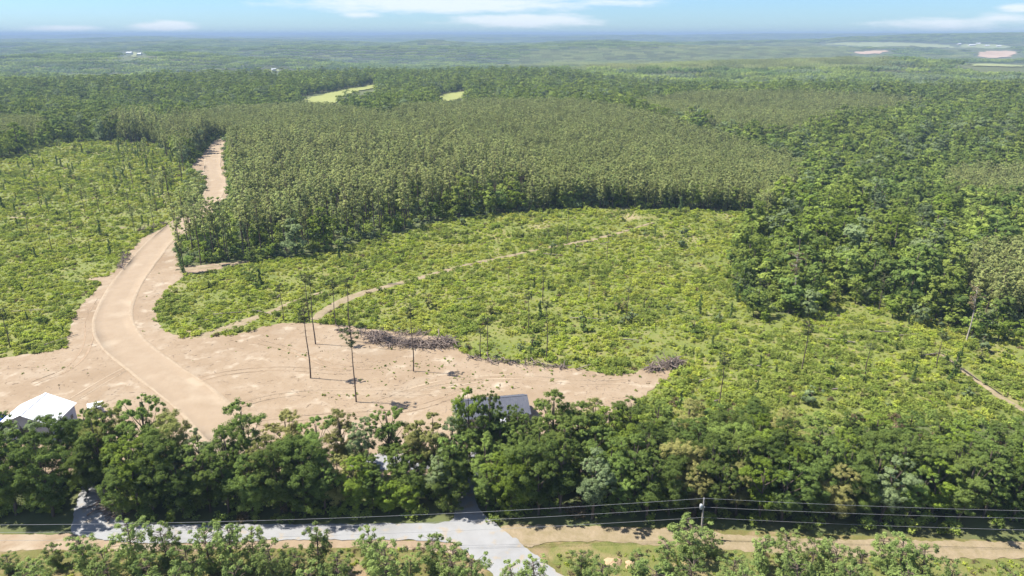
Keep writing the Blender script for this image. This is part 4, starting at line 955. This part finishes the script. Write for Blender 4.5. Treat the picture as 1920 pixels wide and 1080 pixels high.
def gable_house(name, loc, rz, L_, W_, eave, rise, roof_mat, wall_mat, label, cat, group=None, over=.35, ribs=0, door=True, wins=2):
    e = empty(name, loc, rz); hl, hw = L_/2, W_/2
    V = [(-hl, -hw, -.3), (hl, -hw, -.3), (hl, hw, -.3), (-hl, hw, -.3), (-hl, -hw, eave), (hl, -hw, eave), (hl, hw, eave), (-hl, hw, eave), (-hl, 0, eave+rise), (hl, 0, eave+rise)]
    mesh_py('wall', V, [(0, 1, 5, 4), (2, 3, 7, 6), (1, 2, 6, 9, 5), (3, 0, 4, 8, 7)], wall_mat, e)
    k = rise/hw; ez = eave+.12 - over*k
    for sg in (-1, 1):
        r = slab('roof', [(-hl-over, sg*(hw+over), ez), (hl+over, sg*(hw+over), ez), (hl+over, 0, eave+rise+.12), (-hl-over, 0, eave+rise+.12)], .08, roof_mat, e)
        if ribs:
            P = []
            for j in range(ribs):
                xx = -hl-over+.15 + (L_+2*over-.3)*j/(ribs-1); P.append(tube([(xx, sg*(hw+over), ez+.02), (xx, sg*.05, eave+rise+.13)], [.035, .035], 4))
            v, q = join(P); rb = obj('seam', mesh_np('seam', v, [q], roof_mat), r); rb['kind'] = 'stuff'
    slab('ridge_cap', [(-hl-over, -.18, eave+rise+.13), (hl+over, -.18, eave+rise+.13), (hl+over, .18, eave+rise+.15), (-hl-over, .18, eave+rise+.15)], .06, roof_mat, e)
    if door: prism('door', [(-.5, -hw-.04), (.5, -hw-.04), (.5, -hw+.02), (-.5, -hw+.02)], -.1, 2.05, DARKGLASS, e)
    for j in range(wins):
        cx = (-hl*.6, hl*.6, -hl*.3, hl*.3)[j]; w = prism('window', [(cx-.5, -hw-.05), (cx+.5, -hw-.05), (cx+.5, -hw+.02), (cx-.5, -hw+.02)], 1.0, 2.1, METAL, e)
        prism('pane', [(cx-.42, -hw-.07), (cx+.42, -hw-.07), (cx+.42, -hw-.052), (cx-.42, -hw-.052)], 1.08, 2.02, DARKGLASS, w)
    return tag(e, label, cat, group), (hl, hw)

def build_buildings():
    # grey metal roofed cabin; ridge runs left to right, right end turned away
    zr = 4.6
    a, b = at(850, 753, zr), at(988, 741, zr); ax = (b-a); L_ = ax.length; rz = math.atan2(ax.y, ax.x); W_ = 8.0
    c = (a+b)/2; nrm = Vector((math.sin(rz), -math.cos(rz), 0)); c = c + nrm*0.3
    g = gz(c.x, c.y)
    e, (hl, hw) = gable_house('metal_roof_cabin', (c.x, c.y, g+.12), rz, L_-.7, W_, 2.7, 1.9, SLATE, CREAM, 'cabin with slate grey metal roof half hidden behind the tree belt', 'cabin', ribs=34, wins=2)
    # porch at the left end
    for sy in (-1, 1):
        prism('porch_post', [(-hl-.30, sy*hw*.8-.07), (-hl-.16, sy*hw*.8-.07), (-hl-.16, sy*hw*.8+.07), (-hl-.30, sy*hw*.8+.07)], -.1, 2.7, WHITE, e)
    slab('awning', [(-hl*.15, -hw-2.2, 2.05), (hl*.35, -hw-2.2, 2.05), (hl*.35, -hw, 2.45), (-hl*.15, -hw, 2.45)], .06, METAL, e)
    for xx in (-hl*.13, hl*.33): prism('awning_post', [(xx-.05, -hw-2.15), (xx+.05, -hw-2.15), (xx+.05, -hw-2.05), (xx-.05, -hw-2.05)], -.1, 2.03, METAL, e)
    # large white-roofed building, its ridge running from lower left to upper right
    zr = 6.2; a, b = at(36, 779, zr), at(86, 736, zr); ax = b-a; L_ = ax.length; rz = math.atan2(ax.y, ax.x); c = (a+b)/2
    e, (hl, hw) = gable_house('white_roof_barn', (c.x, c.y, gz(c.x, c.y)+.12), rz, L_-.8, 10.4, 3.6, 2.35, WHITE, WALLGREY, 'large building with bright white gable roof at the left edge', 'barn', over=.4, wins=2)
    prism('bay_door', [(-hl-.05, -1.8), (-hl+.03, -1.8), (-hl+.03, 1.8), (-hl-.05, 1.8)], -.1, 3.0, DARKGLASS, e)
    a = at(178, 757, 2.6)
    gable_house('white_shed', (a.x, a.y, gz(a.x, a.y)+.12), .5, 2.6, 2.2, 2.2, .45, WHITE, WALLGREY, 'small shed with white roof right of the large white-roofed building', 'shed', over=.15, wins=0)
    a = at(2, 780, 1.5); n = 9; V = [(-1.9+3.8*i/(n-1), -1.3+2.6*j/(n-1), 1.7*math.exp(-(((i-4)/3.2)**4+((j-4)/3.2)**4)*.55)*(1+.06*math.sin(i*2.1+j))-.05) for i in range(n) for j in range(n)]
    me = bpy.data.meshes.new('blue_tarp'); me.from_pydata(V, [], [(i*n+j, (i+1)*n+j, (i+1)*n+j+1, i*n+j+1) for i in range(n-1) for j in range(n-1)]); me.materials.append(BLUE); me.update()
    tag(obj('blue_cover', me, loc=(a.x-1, a.y, gz(a.x, a.y)+.14)), 'bright blue cover peeking out left of the large white-roofed building', 'cover')
    # far farm buildings
    far = [(243, 101, 26, 12, 'white farmhouse in a clearing on the far left hills'), (262, 103, 16, 9, 'small white outbuilding right of the far left farmhouse'), (514, 134, 12, 7, 'tiny pale house in the wooded distance left of centre'),
           (1798, 84, 26, 12, 'pale farm building at the left end of the distant right farm'), (1822, 86, 40, 16, 'long white farm shed on the distant right ridge'), (1834, 83, 24, 12, 'white farm building at the top of the distant right farm'),
           (1850, 87, 30, 14, 'white farm building in the middle of the distant right farm'), (1872, 88, 26, 14, 'pale farm building at the right end of the distant farm')]
    for px, py, L_, W_, lb in far:
        p = at(px, py); gable_house('farm_building', (p.x, p.y, p.z+.3), random.uniform(-.5, .5), L_, W_, 5.5, 3.0, WHITE, CREAM, lb, 'building', 'far farm buildings', over=.6, wins=2)
build_buildings()

# ------------------------------------------------------------------ utility pole and wires
def build_pole():
    p = at(1314, 1010); top = 9.0
    dt = pix_dir(1320, 936); top = H + dt[2]*(p.y/dt[1]) - p.z; x1 = dt[0]*(p.y/dt[1]) - p.x
    e = empty('utility_pole', (p.x, p.y, p.z))
    v, q = tube([(0, 0, -.5), (x1*.5, 0, top*.5), (x1, 0, top)], [.17, .145, .11], 10); obj('shaft', mesh_np('shaft', v, [q], POLEWOOD), e)
    v, q = tube([(x1-.36, -.1, top-1.75), (x1-.36, -.1, top-1.7), (x1-.36, -.1, top-1.0), (x1-.36, -.1, top-.9), (x1-.36, -.1, top-.84)], [.05, .23, .24, .2, .04], 14); t = obj('transformer', mesh_np('transformer', v, [q], METAL), e)
    v, q = tube([(x1-.42, -.1, top-.86), (x1-.42, -.1, top-.66)], [.045, .03], 8); obj('bushing', mesh_np('bushing', v, [q], WHITE), t)
    v, q = tube([(x1, 0, top-.02), (x1, 0, top+.22), (x1, 0, top+.30)], [.05, .06, .03], 8); obj('insulator', mesh_np('insulator', v, [q], WHITE), e)
    for zz in (1.35, 3.3):
        v, q = tube([(x1+.10, -.12, top-zz), (x1+.24, -.12, top-zz)], [.05, .04], 8); obj('insulator', mesh_np('insulator', v, [q], WHITE), e)
    v, q = tube([(x1-.2, -.02, top-1.3), (x1, 0, top-1.3)], [.04, .04], 6); obj('bracket', mesh_np('bracket', v, [q], METAL), e)
    v, q = tube([(.17, -.12, .0), (x1+.12, -.12, top-3.2)], [.03, .03], 6); obj('conduit', mesh_np('conduit', v, [q], METAL), e)
    tag(e, 'weathered utility pole with a grey transformer at the edge of the trees', 'utility pole')
    # wires: height on the pole, far left pixel, far right pixel
    for z_, lp, rp, lb in ((top+.25, (-260, 984), (2200, 962), 'top'), (top-1.35, (-260, 998), (2200, 975), 'middle'), (top-3.3, (-260, 1012), (2200, 998), 'lowest')):
        s = Vector((p.x+x1+.05, p.y-.12, p.z+z_))
        for side, px in (('left', lp), ('right', rp)):
            zz = p.z + z_ - .3; b = at(px[0], px[1], zz)
            pts = []
            for i in range(41):
                f = i/40; c = s.lerp(b, f); c.z -= 4*(1.5 if side == 'left' else .5)*f*(1-f); pts.append(tuple(c))
            v, q = tube(pts, [.021]*41, 5)
            tag(obj('power_wire', mesh_np('power_wire', v, [q], WIREMAT)), f'{lb} power wire running {side} from the utility pole', 'wire', 'power wires')
build_pole()

# ------------------------------------------------------------------ the roadside belt of broadleaf trees
HERO = [broadleaf_proto(900+k, h=18, crown_r=(5.2, 4.5, 5.8, 4.9, 4.2, 5.4)[k], low=(.14, .20, .10, .26, .18, .08)[k], per=92, size=.255, clumps=(270, 230, 310, 245, 210, 290)[k], lean=(0, .04, -.03, .02, -.05, 0)[k]) for k in range(6)]
def zone(px):
    for lim, w in ((140, 'below the white-roofed building'), (330, 'just right of the left gravel drive'), (520, 'where the dirt road meets the belt'), (700, 'before the left half of the dirt pad'), (850, 'before the gravel yard'), (1000, 'in front of the grey-roofed cabin'),
                   (1180, 'right of the grey-roofed cabin'), (1320, 'left of the utility pole'), (1480, 'just right of the utility pole'), (1700, 'at lower right behind the wires')):
        if px < lim: return w
    return 'at the right edge behind the wires'
def belt_tree(px, py, top, tone, k, wide=1.0, note=None):
    p = at(px, py); dt = pix_dir(px, top); h = H + dt[2]*(p.y/dt[1]) - p.z; s = h/18.0
    row = 'front-row' if py > 930 else ('middle-row' if py > 860 else 'back-row')
    size = 'tall' if h > 19 else ('low' if h < 12 else 'mid-height')
    lb = note or f'{size} {TONE_WORD[tone]} {row} broadleaf tree {zone(px)}'
    plant('broadleaf_tree', HERO, k, (p.x, p.y, p.z-.1), random.random()*6.28, (s**.75*wide, s**.75*wide, s), lb, 'tree', 'broadleaf trees of the roadside belt', LEAF['deep' if tone == 'mid' else tone])
def build_belt():
    n = 0
    T = [  # base x, base y, top y, tone
        (30, 965, 800, 'dark'), (100, 968, 808, 'mid'), (-30, 960, 790, 'mid'), (75, 905, 778, 'grey'), (20, 905, 770, 'mid'), (130, 900, 770, 'mid'), (-60, 900, 770, 'dark'), (-110, 960, 800, 'mid'),
        (200, 915, 770, 'mid'), (180, 880, 765, 'dark'), (215, 890, 752, 'olive'), (285, 900, 732, 'dark'), (250, 935, 800, 'dark'), (262, 955, 815, 'yellow'), (318, 950, 800, 'mid'), (335, 910, 770, 'olive'), (370, 955, 832, 'dark'), (385, 915, 800, 'grey'),
        (440, 945, 800, 'mid'), (470, 905, 748, 'dark'), (430, 965, 840, 'mid'), (500, 940, 812, 'olive'), (545, 900, 770, 'olive'), (530, 960, 825, 'mid'), (575, 962, 815, 'mid'), (600, 905, 772, 'dark'), (640, 955, 850, 'olive'), (645, 890, 765, 'olive'), (668, 960, 855, 'yellow'),
        (680, 900, 778, 'grey'), (738, 890, 750, 'mid'), (700, 960, 880, 'mid'), (730, 962, 900, 'yellow'), (768, 960, 905, 'yellow'), (790, 900, 780, 'olive'), (780, 945, 850, 'dark'), (815, 905, 770, 'olive'), (850, 895, 780, 'grey'), (825, 950, 840, 'grey'), (850, 930, 810, 'dark'),
        (930, 950, 850, 'yellow'), (958, 962, 850, 'yellow'), (985, 955, 820, 'mid'), (940, 900, 790, 'dark'), (985, 890, 775, 'dark'), (1010, 925, 790, 'mid'), (1035, 880, 730, 'dark'), (1050, 960, 815, 'mid'), (1060, 915, 775, 'dark'), (1080, 880, 750, 'mid'),
        (60, 940, 830, 'mid'), (230, 968, 880, 'mid'), (290, 968, 870, 'mid'), (345, 970, 850, 'mid'), (395, 960, 850, 'dark'), (475, 965, 850, 'dark'), (610, 962, 850, 'dark'), (700, 930, 840, 'dark'), (745, 925, 830, 'mid'), (560, 930, 810, 'dark'), (155, 865, 790, 'mid'), (1010, 965, 860, 'mid'),
        (872, 915, 808, 'mid'), (910, 930, 820, 'dark'), (845, 948, 838, 'mid'), (935, 888, 776, 'mid'), (968, 884, 770, 'dark'), (905, 896, 784, 'mid'), (165, 925, 838, 'mid'),
        (846, 960, 872, 'mid'), (912, 958, 868, 'mid'), (955, 880, 758, 'mid'), (925, 880, 764, 'dark')]
    for k, (px, py, top, tone) in enumerate(T): belt_tree(px, py, top, tone, k*5+k//3); n += 1
    belt_tree(882, 888, 722, 'yellow', 3, .62, 'left leader of the twin-topped tree before the grey-roofed cabin'); belt_tree(918, 890, 724, 'mid', 4, .72, 'right leader of the twin-topped tree before the grey-roofed cabin'); n += 2
    # the deeper right part of the belt, in loose ranks
    x0 = 1110
    for row, (by, ty, st) in enumerate([(968, 850, 46), (940, 818, 50), (908, 795, 52), (870, 772, 56), (832, 752, 60)]):
        px = x0 - 20*(row % 2) - (0 if row else 0)
        while px < 2010:
            sl = max(0, (px-1200))*.02; b = by + sl*(.8 if row < 2 else .4) + random.uniform(-8, 8)
            t = ty + random.uniform(-14, 16) + sl*.8 + (18 if px > 1450 and row >= 3 else 0)
            if n < BELT_COUNT: belt_tree(px, b, t, random.choices(['mid', 'dark', 'yellow', 'olive', 'grey'], [5, 4, 1.5, .7, .4])[0], random.randrange(6), 1.08); n += 1
            px += st*random.uniform(.8, 1.2)
    # undergrowth below the trees
    us = [bush_proto('undergrowth', 950+k, r=1.3, h=2.0, clumps=10, per=30, size=.36, mat=m) for k, m in enumerate((LEAF['mid'], LEAF['dark'], BRUSH2, DRY, LEAF['yellow']))]
    x, y = candidates(1.9, 92, 165, half=45, jit=.5); z = terrain(x, y); u, v = project(x, y, z)
    k = ((u < 1000) & (v < 985 - 10*RNG.random(len(u))) & (v > 895)) | ((u >= 900) & (v < np.interp(u, [900, 1100, 1300, 1500, 1960], [972, 985, 990, 998, 1008]) - 10*RNG.random(len(u))) & (v > np.interp(u, [900, 1100, 1250, 1500], [900, 800, 742, 785])))
    dr = inside(u, v, [(130, 1000), (125, 910), (200, 905), (235, 990)]) | inside(u, v, [(846, 990), (862, 830), (920, 830), (900, 950), (930, 990)])
    k &= ~dr & (RNG.random(len(x)) < .62); m = k.sum(); s = RNG.uniform(.5, 1.3, m)
    scatter('undergrowth', np.column_stack((x, y, z))[k], RNG.uniform(0, 6.28, m), np.column_stack((s, s, s)), RNG.choice(5, m, p=[.3, .34, .16, .12, .08]), us, 'leafy undergrowth below the roadside belt of trees', 'undergrowth')
build_belt()

# ------------------------------------------------------------------ young pines along the bottom of the view
YP = [pine_proto(960+k, h=9, low=.06, r0=(2.9, 3.3, 2.3, 3.0)[k], tiers=(64, 74, 50, 66)[k], per=64, size=.34, crad=(.6, 1.0), mat=PINE_YOUNG, trunk_r=.13, stubs=4, dome=.8, flat=.75) for k in range(4)]
def build_front_pines():
    # base depth (m), pixel x of the top, pixel y of the top
    L_ = [(10, 1040, 84), (60, 1052, 80), (95, 1020, 85), (145, 1004, 84), (190, 1030, 80), (235, 980, 84), (270, 1040, 78), (302, 988, 85), (345, 1024, 81), (383, 990, 84), (422, 984, 83), (466, 990, 85), (505, 1020, 80), (552, 1030, 82), (590, 988, 84), (632, 1040, 80), (690, 994, 85), (722, 1020, 80), (768, 1044, 82),
          (808, 1004, 84), (846, 1026, 81), (884, 1040, 79), (960, 1056, 78), (1004, 1048, 79), (1090, 1030, 83), (1130, 1050, 79), (1200, 1034, 82), (1252, 1014, 84), (1300, 1042, 79), (1380, 1044, 80), (1436, 1004, 84), (1480, 998, 85), (1530, 1012, 83), (1572, 1020, 81), (1622, 1034, 79), (1662, 1004, 85), (1700, 1008, 82), (1742, 1024, 80), (1790, 1056, 77), (1905, 1068, 76),
          (30, 1075, 74), (330, 1066, 74), (440, 1060, 75), (580, 1066, 75), (1230, 1062, 74), (1500, 1050, 76), (1600, 1062, 75), (1700, 1058, 75), (1400, 1066, 74)]
    for k, (px, py, dd) in enumerate(L_):
        dt = pix_dir(px, py); s_ = dd/dt[1]; x = dt[0]*s_; z0 = gz(x, dd); h = H + dt[2]*s_ - z0; f = h/9.0
        zw = 'left of the road' if px < 900 else ('beside the road bend' if px < 1230 else 'right of the pole')
        sz = 'tall' if h > 11 else ('short' if h < 7.5 else 'mid-height')
        plant('young_pine', YP, k, (x, dd, z0-.1), random.random()*6.28, (f**.6*.95, f**.6*.95, f), f'{sz} bushy young pine at the bottom {zw}', 'pine tree', 'young pines along the bottom of the view', tilt=(0, .14 if k == 5 else random.uniform(-.03, .03)))
    for (px, py, top, w, lb) in ((1290, 1044, 974, 1.25, 'bushy young pine standing alone beside the utility pole'), (1334, 1040, 1004, .9, 'small shrubby pine at the foot of the utility pole')):
        p = at(px, py); dt = pix_dir(px, top); h = H + dt[2]*(p.y/dt[1]) - p.z; f = h/9
        plant('young_pine', YP, 1, (p.x, p.y, p.z-.1), 1.0, (f**.7*w, f**.7*w, f), lb, 'pine tree', 'young pines along the bottom of the view')
    gt = [bush_proto('grass_tuft', 980+k, r=.6, h=.28, clumps=6, per=12, size=.20, mat=m) for k, m in enumerate((BRUSH2, DRY, BRUSH))]
    x, y = candidates(1.1, 66, 96, half=46, jit=.5); z = terrain(x, y)+.05; u, v = project(x, y, z)
    k = (v > np.interp(u, [0, 850, 900, 1000, 1060, 1900], [1034, 1030, 1060, 1090, 1030, 1052])) & ~inside(u, v, [(840, 1010), (960, 1000), (1075, 1085), (1200, 1180), (980, 1180), (880, 1055)]) & (RNG.random(len(x)) < .35 + .6*(fbm(x/5, y/5, 12, 3) > .05))
    n = k.sum(); s = RNG.uniform(.5, 1.3, n)
    scatter('verge_grass', np.column_stack((x, y, z))[k], RNG.uniform(0, 6.28, n), np.column_stack((s, s, s)), RNG.choice(3, n, p=[.45, .4, .15]), gt, 'tufts of rough grass on the verge among the young pines', 'grass')
build_front_pines()

def order_labels():
    """small sets of look-alikes are told apart by their order from the left"""
    words = ['leftmost', 'second from left', 'third from left', 'fourth from left', 'fifth from left', 'sixth from left', 'seventh from left', 'eighth from left', 'ninth from left', 'tenth from left', 'eleventh from left', 'twelfth from left', 'thirteenth from left', 'fourteenth from left', 'fifteenth from left', 'sixteenth from left']
    sets = {}
    for o in COL.objects:
        if o.parent is None and 'label' in o and o.get('kind') is None: sets.setdefault(o['label'], []).append(o)
    for lb, L_ in sets.items():
        n = len(L_)
        if 1 < n <= 16:
            L_.sort(key=lambda o: float(project(o.location.x, o.location.y, o.location.z)[0]))
            for k, o in enumerate(L_):
                w = 'rightmost' if k == n-1 else words[k]; new = f'{lb}, {w}'
                if len(new.split()) <= 16: o['label'] = new
order_labels()

# ------------------------------------------------------------------ haze
def build_haze():
    b, z0, z1 = 27000, GROUND_Z[0]-1.5, max(GROUND_Z[1]+24, H+6)
    V = [(-b, -b, z0), (b, -b, z0), (b, b, z0), (-b, b, z0), (-b, -b, z1), (b, -b, z1), (b, b, z1), (-b, b, z1)]
    me = bpy.data.meshes.new('haze'); me.from_pydata(V, [], [(3, 2, 1, 0), (4, 5, 6, 7), (0, 1, 5, 4), (1, 2, 6, 5), (2, 3, 7, 6), (3, 0, 4, 7)])
    m, N, L = new_mat('haze'); out = N('ShaderNodeOutputMaterial'); pv = N('ShaderNodeVolumePrincipled')
    pv.inputs['Color'].default_value = (0.32, 0.45, 0.62, 1); pv.inputs['Density'].default_value = 0.00016; pv.inputs['Anisotropy'].default_value = 0.0
    L(pv.outputs[0], out.inputs['Volume']); me.materials.append(m)
    tag(obj('haze', me), 'pale blue haze veiling the far hills', 'haze', kind='stuff')
build_haze()
